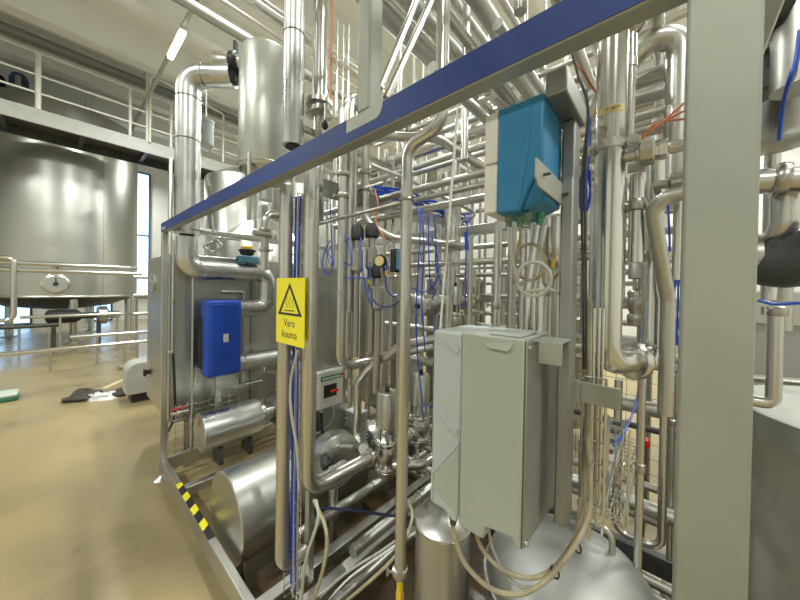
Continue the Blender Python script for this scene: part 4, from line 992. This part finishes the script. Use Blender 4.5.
for k in range(3):
    a = R(60 + 120 * k); x, y = vc.x + .2 * math.cos(a), vc.y + .2 * math.sin(a)
    MB().cyl((x, y, 2.09), (x, y, zb_v + .2), .016, 10).build('leg', SATIN, t)
MB().cyl((-2.44, .93, 2.087), (-2.44, 1.3, 2.087), .001, 4)
MB().torus((vc.x, vc.y, zb_v + .15), (0, 0, 1), .206, .005, 56, 6).build('bottom_band', SATIN, t)
# stub with black butterfly valve at the vessel top
sp = Vector((vc.x, vc.y, zt_v - .05)) - RT * .19
sd = -RT
t = thing('butterfly_valve', 'black butterfly valve with open stub pipe at the vessel top', 'valve', sp + sd * .08)
MB().lathe(sp + Vector((0, 0, .0)), sd, [(.06, 0), (.06, .04)], 24).build('inlet_neck', PIPE, t)
MB().lathe(sp, sd, [(.075, .04), (.085, .05), (.085, .09), (.075, .10)], 28).build('valve_body', BLACK, t)
MB().obox(sp + sd * .07 + Vector((0, 0, -.11)), sd * .012, sd.cross(Vector((0, 0, 1))) * .03, (0, 0, .05)).obox(sp + sd * .07 + Vector((0, 0, .12)), sd * .01, sd.cross(Vector((0, 0, 1))) * .02, (0, 0, .05)).build('valve_lever', BLACK, t)
MB().lathe(sp, sd, [(.062, .10), (.07, .11), (.085, .21)], 28, True).build('flared_stub', PIPE, t)
# insulated stack pipe
c = W(294, 70, D=1.9)
zb1_ = W(294, 146, D=1.9).z
t = thing('stack_pipe', 'wide bright insulated stack pipe ending just over the blue beam', 'pipe', (c.x, c.y, zb1_))
MB().lathe((c.x, c.y, 0), (0, 0, 1), [(.06, zb1_), (.063, zb1_ + .01), (.063, 6.9)], 36).build('pipe_cladding', GALV, t)
MB().cyl((c.x, c.y, zb1_ - .012), (c.x, c.y, zb1_), .045, 24).build('black_end', BLACK, t)
MB().torus((c.x, c.y, W(294, 36, D=1.9).z), (0, 0, 1), .064, .004, 36, 6).build('cladding_seam', CAST, t)
MB().box(c.x - .02, c.x + .02, c.y + .06, 2.1, 2.6, 2.63).box(c.x - .02, c.x + .02, 2.06, 2.1, 2.03, 2.6).build('support_bracket', SATIN, t)
# pipe with large union
c = W(320, 60, D=2.0)
zu = W(316, 106, D=2.0).z
t = pipe('tall pipe with black handled union above the blue beam', [(c.x, c.y, 6.9), (c.x, c.y, zu)], .048, m=STEEL, n=22)
MB().lathe((c.x, c.y, zu - .07), (0, 0, 1), [(.05, 0), (.085, .01), (.085, .035), (.06, .04), (.06, .06), (.085, .07), (.085, .10), (.05, .11)], 28).build('butterfly_union', CAST, t)
h = MB().tube([(c.x + .05, c.y - .02, zu - .03), (c.x + .11, c.y - .03, zu - .04), (c.x + .11, c.y - .03, zu - .14)], .007, .02, 8).build('valve_lever', SATIN, t)
MB().lathe((c.x + .11, c.y - .03, zu - .20), (0, 0, 1), [(.008, 0), (.02, .015), (.02, .035), (.008, .055)], 14).build('black_knob', BLACK, h)
MB().cyl((c.x, c.y, 2.02), (c.x, c.y, zu - .07), .038, 20).build('lower_pipe', PIPE, t)
# sensor can on a rod
c = W(206, 134, D=2.65)
t = thing('junction_can', 'small grey canister hanging on a rod right of the insulated duct', 'canister', c)
MB().lathe(c - Vector((0, 0, .11)), (0, 0, 1), [(.04, 0), (.058, .012), (.058, .2), (.062, .205), (.062, .225), (.03, .235)], 24).build('canister_body', GREYL, t)
MB().cyl(c + Vector((0, 0, .12)), c + Vector((0, 0, .46)), .006, 8).build('hanging_rod', SATIN, t)
MB().obox(c + Vector((.0, 0, 0)) - F0 * .06 - RT * .015, RT * .02, F0 * .003, (0, 0, .025)).build('dark_label', INK, t)
# thin rod in front of everything mid picture
q0, q1, q2 = W(458, 104, Y=.9), W(447, 235, Y=.9), W(440, 335, Y=.9)
pipe('thin pale rod slanting down between front pipe and control box', [q0, q2], .0045, m=CHALK)

# runs going back into the hall, along the machine's depth, hung over the frame
ZY = [(182, 0, 4.6, .06, 'big dark pipe at upper left over the tall vessel'), (250, 0, 4.0, .040, 'second overhead pipe right of the big dark one at upper left'),
      (222, 0, 4.9, .022, 'thin overhead pipe just beside the big dark pipe'), (262, 0, 4.4, .025, 'thin overhead pipe between stack pipe and vessel top')]
for px, py, z, r, lab in ZY: yrun(lab, px, py, z, r, .3, 9.5, m=mat('dull_grey_pipe', (.40, .40, .37), .5, .8) if r > .05 else PIPE)
OV = [(392, 18, 3.1, .060, 'largest overhead pipe right of the upper steel post'), (428, 20, 3.1, .040, 'first overhead pipe right of the largest one'), (408, 8, 3.6, .030, 'slim overhead pipe squeezed beside the largest one'),
      (452, 22, 2.95, .026, 'overhead pipe right of the long front pipe top'), (465, 16, 3.25, .03, 'second overhead pipe right of the long front pipe top'), (486, 12, 3.0, .044, 'thick overhead pipe near the middle of the blue beam'),
      (506, 6, 3.2, .020, 'thin overhead pipe next to the thick one over the beam middle'), (478, 4, 3.5, .05, 'higher thick overhead pipe behind the middle ones')]
for px, py, z, r, lab in OV: yrun(lab, px, py, z, r, .30, 6.5, m=[WORN, SATIN][len(lab) % 2])
UB = [(505, 95, 2.35, .020, 'pipe under the blue beam left of the control box top'), (523, 84, 2.35, .024, 'pipe passing just above the control box top'), (541, 92, 2.42, .018, 'slim pipe behind the hanging arm'),
      (472, 106, 2.4, .022, 'pipe crossing under the beam right of the long front pipe'), (582, 62, 2.5, .02, 'pipe crossing behind the hanging arm right side'), (660, 92, 2.45, .02, 'pipe running back left of the wide right post top'), (600, 48, 2.75, .028, 'upper pipe running back behind the largest pipe')]
for px, py, z, r, lab in UB: yrun(lab, px, py, z, r, .9, 5.5, m=[WORN, PIPE][len(lab) % 2])
# runs along the skid's length
XR = [(455, 180, 1.5, .022, 'upper of the close pair of bright pipes left of the control box'), (455, 191, 1.5, .016, 'lower of the close pair of bright pipes left of the control box'), (455, 203, 1.62, .024, 'third bright pipe below the close pair'),
      (470, 134, 1.9, .045, 'thick bright horizontal pipe left of the control box top'), (470, 150, 1.75, .022, 'horizontal pipe under the thick bright one'), (460, 160, 2.0, .02, 'thin horizontal pipe at control box middle height'),
      (440, 118, 2.1, .02, 'horizontal pipe crossing behind the S bend'), (660, 74, 1.4, .028, 'bright horizontal pipe seen inside the thick arch'), (660, 92, 1.55, .028, 'second bright horizontal pipe inside the thick arch'),
      (655, 112, 1.35, .018, 'horizontal pipe under the arch near the post'), (660, 126, 1.35, .018, 'lower horizontal pipe under the arch'), (395, 150, 2.4, .03, 'horizontal pipe behind the arched loop pipe'),
      (345, 58, 2.2, .028, 'horizontal pipe passing behind the upper post'), (345, 72, 2.35, .02, 'thinner horizontal pipe passing behind the upper post'), (340, 36, 2.1, .03, 'topmost horizontal pipe behind the upper post')]
for px, py, Y, r, lab in XR: xrun(lab, px, py, Y, r, -2.2 if px < 600 else -.6, .08 if px > 430 else -.4, m=[PIPE, WORN][len(lab) % 2])
# braces above the beam
pipe('left of two slanted bars right of the upper post', [W(424, -18, Y=1.02), W(380, 88, Y=.80)], .012, m=PIPE)
pipe('right of two slanted bars right of the upper post', [W(437, -12, Y=1.02), W(386, 98, Y=.80)], .012, m=PIPE)
# verticals above and behind the beam
VU = [(331, 0, 118, 1.35, .008, 'thin copper toned tube among the uprights left of the upper post', COPPER), (337, 20, 118, 1.4, .008, 'thin steel tube among the uprights left of the upper post', STEEL),
      (326, -20, 118, 1.5, .012, 'slim steel tube right of the black handled union', STEEL), (343, 25, 118, 1.45, .006, 'fine steel wire tube left of the upper post', STEEL), (348, 25, 118, 1.5, .010, 'upright tube nearest the upper post', PIPE),
      (466, -40, 160, 1.5, .02, 'upright behind the overhead pipes right of the front pipe', PIPE), (521, -50, 12, 1.1, .022, 'bright upright over the middle of the blue beam', STEEL), (400, -40, 170, 2.0, .02, 'far upright behind the slanted bars', PIPE)]
for px, y1, y2, Y, r, lab, m_ in VU: vpipe(lab, px, y1, y2, Y=Y, r=r, m=m_)
# hangers joining the overhead runs
for i, (x, y) in enumerate(((-3.3, 2.6), (-1.4, 2.6), (.0, 2.6), (-3.3, 5.2), (-1.4, 5.2), (.0, 5.2))):
    t = thing('pipe_hanger', ['left front', 'middle front', 'right front', 'left rear', 'middle rear', 'right rear'][i] + ' trapeze hanger holding the overhead pipes', 'hanger', (x, y, 3))
    MB().box(x - .66, x + .66, y - .02, y + .02, 2.86, 2.90).build('cross_bar', SATIN, t)
    for s_ in (-1, 1): MB().cyl((x + .62 * s_, y, 2.9), (x + .62 * s_, y, 7.0), .008, 8).build('hanging_rod', SATIN, t)

# ---------------------------------------------------------------- cross channel with blue air hoses
q0 = W(335, 198, Y=1.0)
chx = W(400, 209, Y=1.75)
y0c, y1c = W(318, 200, X=chx.x).y, W(470, 236, X=chx.x).y
y0h = W(376, 200, X=chx.x).y
ch = thing('hose_channel', 'flat steel channel carrying blue hoses behind the front pipe', 'channel', (chx.x, 1.2, chx.z))
MB().box(chx.x - .05, chx.x + .05, y0c, y1c, chx.z - .03, chx.z - .027).box(chx.x - .05, chx.x - .047, y0c, y1c, chx.z - .027, chx.z + .02).box(chx.x + .047, chx.x + .05, y0c, y1c, chx.z - .085, chx.z + .02).build('channel_body', POSTD, ch)
random.seed(11)
nm = ['lowest', 'second', 'third', 'fourth', 'fifth', 'sixth', 'topmost']
for i in range(7):
    pts = []
    n = 7
    for k in range(n):
        f = k / (n - 1); y = y0h + (y1c - .02 - y0h) * f
        pts.append(Vector((chx.x + random.uniform(-.035, .04), y, chx.z + .035 + .012 * i + random.uniform(0, .08) * math.sin(f * 3.14))))
    hose(nm[i] + ' blue air hose lying along the steel hose channel', pts, .0095, BHOSE, name='air_hose', cat='hose')
drops = [(418, 208, 232, 420, 1.35), (422, 208, 250, 352, 1.4), (428, 215, 280, 300, 1.38), (434, 215, 245, 290, 1.45), (330, 200, 262, 250, 1.2), (338, 205, 280, 300, 1.25), (352, 210, 250, 290, 1.2), (360, 230, 262, 305, 1.2)]
for i, (px, ya, yb_, yc_, Y) in enumerate(drops):
    a = W(px, ya, Y=Y)
    pts = [a, W(px + 2, yb_, Y=Y - .02), W(px + random.uniform(-5, 8), (yb_ + yc_) / 2, Y=Y), W(px + random.uniform(-4, 12), yc_, Y=Y)]
    hose(('first', 'second', 'third', 'fourth', 'fifth', 'sixth', 'seventh', 'eighth')[i] + ' blue air hose hanging down near the hose channel', pts, .0038, BHOSE, name='air_hose', cat='hose')
loops = [[(370, 262), (370, 290), (378, 305), (392, 306), (402, 298)], [(387, 262), (386, 285), (392, 296), (402, 293)], [(412, 288), (424, 292), (436, 282), (438, 262), (432, 235)], [(345, 278), (360, 277), (372, 278)],
         [(346, 235), (352, 262), (344, 262), (338, 248), (350, 238)], [(466, 232), (467, 250)], [(325, 250), (333, 262), (328, 275), (322, 262), (330, 240)]]
ll = ['blue hose looping under the small gauge', 'short blue hose loop with yellow joint beside the front pipe', 'blue hose loop left of the horizontal valve actuator', 'short level blue hose behind the isolator pipe', 'tangled blue hose behind the vertical elbow pipe', 'thick dark blue hose at the channel end', 'tangled blue hose right of the bottom bend pipe']
for l, lab in zip(loops, ll): hose(lab, [W(x, y, Y=1.12 if x < 410 else 1.3) for x, y in l], .0035 if len(l) > 2 else .009, BHOSE, name='air_hose', cat='hose')
for i, (x, y) in enumerate(((386, 276), (369, 284), (553, 268))):
    a = W(x, y, Y=1.115); tag(MB().cyl(a, a + Vector((0, 0, .025)), .006, 8).build('hose_joint', YDULL), ('yellow hose joint beside the front pipe', 'yellow hose joint under the small gauge', 'yellow hose joint behind the coiled cables')[i], 'joint')
hose('orange brown cable hanging above the small gauge', [W(375, 190, Y=1.15), W(378, 205, Y=1.15), W(376, 222, Y=1.15), W(385, 240, Y=1.15)], .004, COPPER, name='cable', cat='cable')
# bent handrail like tube beyond the channel
pipe('thin bent tube above the hose channel', [W(372, 165, Y=1.5), W(410, 180, Y=1.65), W(474, 212, Y=2.0), W(474, 216, Y=2.0), W(462, 222, Y=2.0)], .012, bend=.03, m=SATIN)

# ================================================================ UPRIGHTS FILLING THE BACK OF THE SKID
VB = [(326, 175, 440, 1.75, .014, 0), (333, 150, 470, 1.9, .020, 1), (351, 170, 500, 1.7, .018, 1), (368, 225, 470, 1.9, .022, 0), (383, 150, 500, 1.8, .018, 1), (391, 160, 450, 1.75, .014, 2),
      (420, 240, 470, 1.95, .03, 1), (436, 225, 520, 1.8, .024, 0), (448, 262, 400, 1.7, .032, 2), (456, 120, 330, 2.0, .022, 1), (470, 240, 340, 1.5, .014, 1), (497, 222, 360, 1.25, .017, 1),
      (512, 190, 360, 1.7, .025, 0), (524, 230, 360, 1.5, .028, 2), (537, 225, 350, 1.4, .034, 2), (549, 215, 345, 1.6, .030, 1), (556, 225, 340, 1.2, .014, 0), (585, 190, 335, 1.9, .020, 1),
      (592, 190, 350, 1.6, .012, 0), (645, 170, 370, 1.75, .024, 1), (655, 210, 360, 1.4, .018, 2), (672, 330, 560, 1.9, .012, 0), (318, 190, 300, 2.0, .02, 1), (403, 130, 300, 2.05, .02, 2)]
adj = ['dull', 'plain', 'bright']
col = {0: SATIN, 1: PIPE, 2: STEEL}
for i, (px, y1, y2, Y, r, m_) in enumerate(VB):
    zone = ('left of the long front pipe' if px < 403 else 'between the long front pipe and the drive cabinet' if px < 450 else 'behind the blue control box' if px < 560 else 'behind the largest pipe')
    first = [v for v in VB if (v[0] < 403, 403 <= v[0] < 450, 450 <= v[0] < 560, v[0] >= 560) == (px < 403, 403 <= px < 450, 450 <= px < 560, px >= 560)]
    k = sorted(v[0] for v in first).index(px)
    vpipe('%s upright pipe, %s from the left %s' % (adj[m_], ['first', 'second', 'third', 'fourth', 'fifth', 'sixth', 'seventh', 'eighth', 'ninth'][k], zone), px, y1, y2, Y=Y, r=r, m=col[m_], unions=((0, .3 + .1 * (i % 4)),) if i % 2 else ())
# pipe with large U bend behind the coils
pipe('large bright pipe bending beneath the coiled cables', path(go(W(552, 225, Y=1.15), 'z', 218), ('z', 262), ('y', 575)), .026, bend=.06, m=STEEL)
pipe('bright pipe dropping behind the coiled cables to the drive cabinet', [W(541, 225, Y=1.1), W(530, 290, Y=1.1) , go(W(530, 290, Y=1.1), 'z', 345)], .022, bend=.08, m=STEEL)
# horizontal back runs at mid and low height
HB = [(470, 262, 1.8, .022), (470, 275, 2.0, .016), (510, 244, 1.9, .018), (440, 330, 1.9, .022), (350, 400, 2.0, .022), (380, 455, 1.95, .028), (430, 470, 1.7, .024), (640, 342, 1.95, .022), (600, 470, 2.0, .02), (640, 300, 2.0, .015), (500, 300, 2.05, .02)]
hl = ['behind the hose channel end', 'lower behind the hose channel end', 'below the blue control box', 'level with the drive cabinet top', 'behind the isolator switch', 'behind the pneumatic valves', 'low by the second pneumatic valve', 'behind the large union', 'low behind the mesh tray', 'behind the sensor tubes', 'behind the coiled cables']
for (px, py, Y, r), lab in zip(HB, hl): xrun('back row horizontal pipe ' + lab, px, py, Y, r, -1.9 if px < 600 else -1.0, .06, m=[PIPE, WORN, SATIN][len(lab) % 3])

# tanks and cabinets beyond the skid
def small_tank(px, py_top, Y, r, lab, z0=.25, m=SATIN):
    c = W(px, py_top, Y=Y)
    t = thing('process_tank', lab, 'tank', (c.x, c.y, 0))
    MB().lathe((c.x, c.y, 0), (0, 0, 1), [(r * .5, z0 - .12), (r - .01, z0), (r, z0 + .02), (r, c.z - .02)], 48).build('shell', m, t)
    MB().lathe((c.x, c.y, 0), (0, 0, 1), [(r + .012, c.z - .02), (r + .012, c.z), (r * .6, c.z + .06), (.02, c.z + .09)], 48).build('lid', STEEL, t)
    for k in range(3):
        a = R(20 + 120 * k); MB().cyl((c.x + r * .8 * math.cos(a), c.y + r * .8 * math.sin(a), 0), (c.x + r * .8 * math.cos(a), c.y + r * .8 * math.sin(a), z0), .03, 10).build('leg', SATIN, t)
small_tank(388, 278, 2.75, .34, 'rounded tank whose lid shows behind the small gauge')
small_tank(455, 280, 3.1, .33, 'tank right of the long front pipe behind the valves')
small_tank(340, 250, 2.7, .30, 'slim tank left of the gauge tank behind the upright pipes')
small_tank(515, 262, 3.4, .25, 'tank far behind the coiled cables')
small_tank(575, 250, 3.8, .25, 'tank far behind the hanging post')
t = thing('storage_cabinet', 'cream cabinet seen between the hose channel and control box', 'cabinet', (-1.8, 3.8, 0))
a0 = W(452, 205, Y=3.75); a1 = W(486, 240, Y=3.75)
MB().box(a0.x, a1.x + .2, 3.75, 3.95, 1.95, 2.75).build('cabinet_body', WHITEP, t, .01)
MB().box(a0.x + .02, a1.x + .18, 3.735, 3.75, 1.98, 2.72).build('cabinet_door', WHITEP, t, .004)
for s_ in (0, 1): MB().box(a0.x + .02 + (a1.x + .16 - a0.x - .02) * s_, a0.x + .04 + (a1.x + .16 - a0.x - .02) * s_, 3.8, 3.84, 0, 1.95).build('cabinet_leg', SATIN, t)
# second rack of slim pipes behind the skid
random.seed(8)
for i in range(26):
    x = -2.6 + i * .115 + random.uniform(-.03, .03); y = random.uniform(2.25, 2.6)
    if -.9 < x < .2 and y > 2.5: y = 2.4
    pipe('slim upright in the crowded rack just behind the skid', [(x, y, .0), (x, y, random.uniform(1.9, 3.3))], random.choice([.012, .016, .022, .028]), m=random.choice([PIPE, WORN, SATIN]), group='slim uprights in the rack behind the skid') if x < -.75 else None
for i in range(14):
    z = .5 + i * .17 + random.uniform(-.03, .03); y = 2.7 + random.uniform(0, .5)
    if z < 1.3: continue
    pipe('long horizontal pipe in the crowded rack behind the skid', [(-2.3, y, z), (.2, y, z)], random.choice([.014, .02, .028]), m=random.choice([PIPE, WORN, SATIN]), group='horizontal pipes in the rack behind the skid')
for i in range(9):
    x = -2.2 + i * .3
    pipe('upper upright in the far rack reaching the overhead pipes', [(x, 2.66 + .1 * (i % 3), 0), (x, 2.66 + .1 * (i % 3), 4.4)], random.choice([.014, .02]), m=random.choice([PIPE, WORN]), group='upper uprights in the far rack')

# ================================================================ RIGHT EDGE, BEYOND THE WIDE POST
c = Vector((.62, 1.75, 0)); rz = W(775, 424, Y=1.45).z
q = W(757, 500, D=1.15)
t = thing('mixing_vessel', 'broad steel vessel with bright flat rim at the right picture edge', 'vessel', (c.x, c.y, 0))
rr = .42
MB().lathe((c.x, c.y, 0), (0, 0, 1), [(rr - .05, .2), (rr, .25), (rr, rz - .05)], 72).build('shell', mat('dull_vessel_steel', (.50, .48, .42), .55, .5, noise=.1, scale=5), t)
MB().lathe((c.x, c.y, 0), (0, 0, 1), [(rr + .0, rz - .09), (rr + .012, rz - .088), (rr + .012, rz - .004), (rr + .004, rz), (.05, rz + .012)], 72).build('flat_lid', POST, t)
for k in range(3): a = R(10 + 120 * k); MB().cyl((c.x + .3 * math.cos(a), c.y + .3 * math.sin(a), 0), (c.x + .3 * math.cos(a), c.y + .3 * math.sin(a), .22), .03, 12).build('leg', SATIN, t)
a = W(776, 310, Y=1.5)
pb_ = path(go(a, 'z', 306), ('z', 404), ('x', 752))
pipe('upright pipe with elbow standing on the right edge vessel lid', pb_, .018, bend=.04, m=PIPE, unions=((0, .05),))
a = W(790, 258, Y=1.35)
t = thing('rubber_elbow', 'dark grey rubber covered elbow at the right picture edge', 'pipe', a)
MB().tube([W(768, 262, Y=1.42), W(790, 264, Y=1.40), W(850, 240, Y=1.36)], .072, .08, 28).build('rubber_cover', mat('dark_rubber', (.05, .055, .055), .55, noise=.2, scale=8), t)
MB().lathe(W(764, 258, Y=1.425), (-1, 0, 0), [(.06, 0), (.075, .01), (.075, .025), (.05, .03)], 24).build('end_flange', CAST, t)
pipe('steel pipe going off right above the dark rubber elbow', [W(757, 182, Y=1.35), W(830, 178, Y=1.35)], .035, m=PIPE, unions=((0, .35),))
pipe('pipe curving down above the dark rubber elbow', [W(786, 185, Y=1.40), go(W(786, 185, Y=1.40), 'z', 228), W(768, 246, Y=1.45)], .030, bend=.05, m=PIPE)
vpipe('tall upright pipe left of the right picture edge', 772, 60, 300, Y=1.7, r=.02, m=STEEL)
vpipe('second tall upright pipe near the right picture edge', 783, 180, 330, Y=1.9, r=.03, m=SATIN)
a = W(778, 108, Y=1.5)
t = thing('steel_canister', 'bluish steel canister hanging at the upper right edge', 'canister', a)
MB().lathe(go(W(778, 100, Y=1.5), 'z', 148), (0, 0, 1), [(.06, 0), (.085, .01), (.085, .18), (.06, .2), (.02, .22), (.02, 1.0)], 28).build('canister_body', SHEET, t)
b0 = W(762, 78, Y=1.3); b1 = W(812, 48, Y=1.3)
t = thing('perforated_bracket', 'dark perforated steel bracket slanting at the upper right edge', 'bracket', (b0 + b1) / 2)
d = (b1 - b0).normalized(); s = Vector((0, 1, 0)); n_ = d.cross(s)
MB().obox((b0 + b1) / 2, d * .12, s * .05, n_ * .05).build('bracket_body', DARKST, t, .006)
for i in range(3): MB().lathe(b0.lerp(b1, .2 + .3 * i) - s * .051, -s, [(.016, 0), (.016, .002)], 14).build('hole_plug', BLACK, t)
t = thing('pale_duct', 'pale duct passing behind the perforated bracket', 'duct', W(775, 44, Y=1.6))
MB().tube([W(745, 62, Y=1.6), W(778, 42, Y=1.6), W(830, 20, Y=1.6)], .07, 0, 24).build('duct_cladding', WORN, t)
vpipe('pale wide upright cladding at the extreme upper right edge', 803, -60, 88, Y=1.2, r=.05, m=WORN)
c = W(780, 6, Y=1.2)
tag(MB().lathe(c, (.6, .2, .5), [(.03, -.06), (.055, -.05), (.055, .05), (.03, .06)], 24).build('black_knob', BLACK), 'black round knob at the top right picture corner', 'knob')
hose('blue air hose curving beside the pale upright at the right edge', [W(800, 30, Y=1.15), W(796, 60, Y=1.15), W(790, 78, Y=1.15), W(783, 105, Y=1.2), W(779, 140, Y=1.25)], .004, BHOSE, name='air_hose', cat='hose')
hose('dark blue cable crossing under the dark rubber elbow', [W(758, 300, Y=1.4), W(775, 304, Y=1.4), W(800, 303, Y=1.4)], .005, BHOSE, name='cable', cat='cable')
t = thing('grey_cabinet', 'plain grey cabinet wall behind the right edge vessel', 'cabinet', (1.3, 3.0, 0))
MB().box(.35, 2.8, 2.9, 3.3, 0.02, 1.62).build('cabinet_body', GREYBOX, t, .01)
MB().box(.4, 2.75, 2.885, 2.9, 1.42, 1.58).build('top_strip', SATIN, t)
for i in range(5):
    x = .3 + i * .2; pipe('upright pipe in the row beyond the wide right post', [(x, 2.5 , .0), (x, 2.5, 3.6)], .02 + .006 * (i % 3), m=PIPE, group='upright row beyond the wide right post') if i > 3 else None
pipe('bright thin pipe lying level above the right edge vessel', [W(752, 378, Y=2.3), W(830, 386, Y=2.3)], .02, m=STEEL)
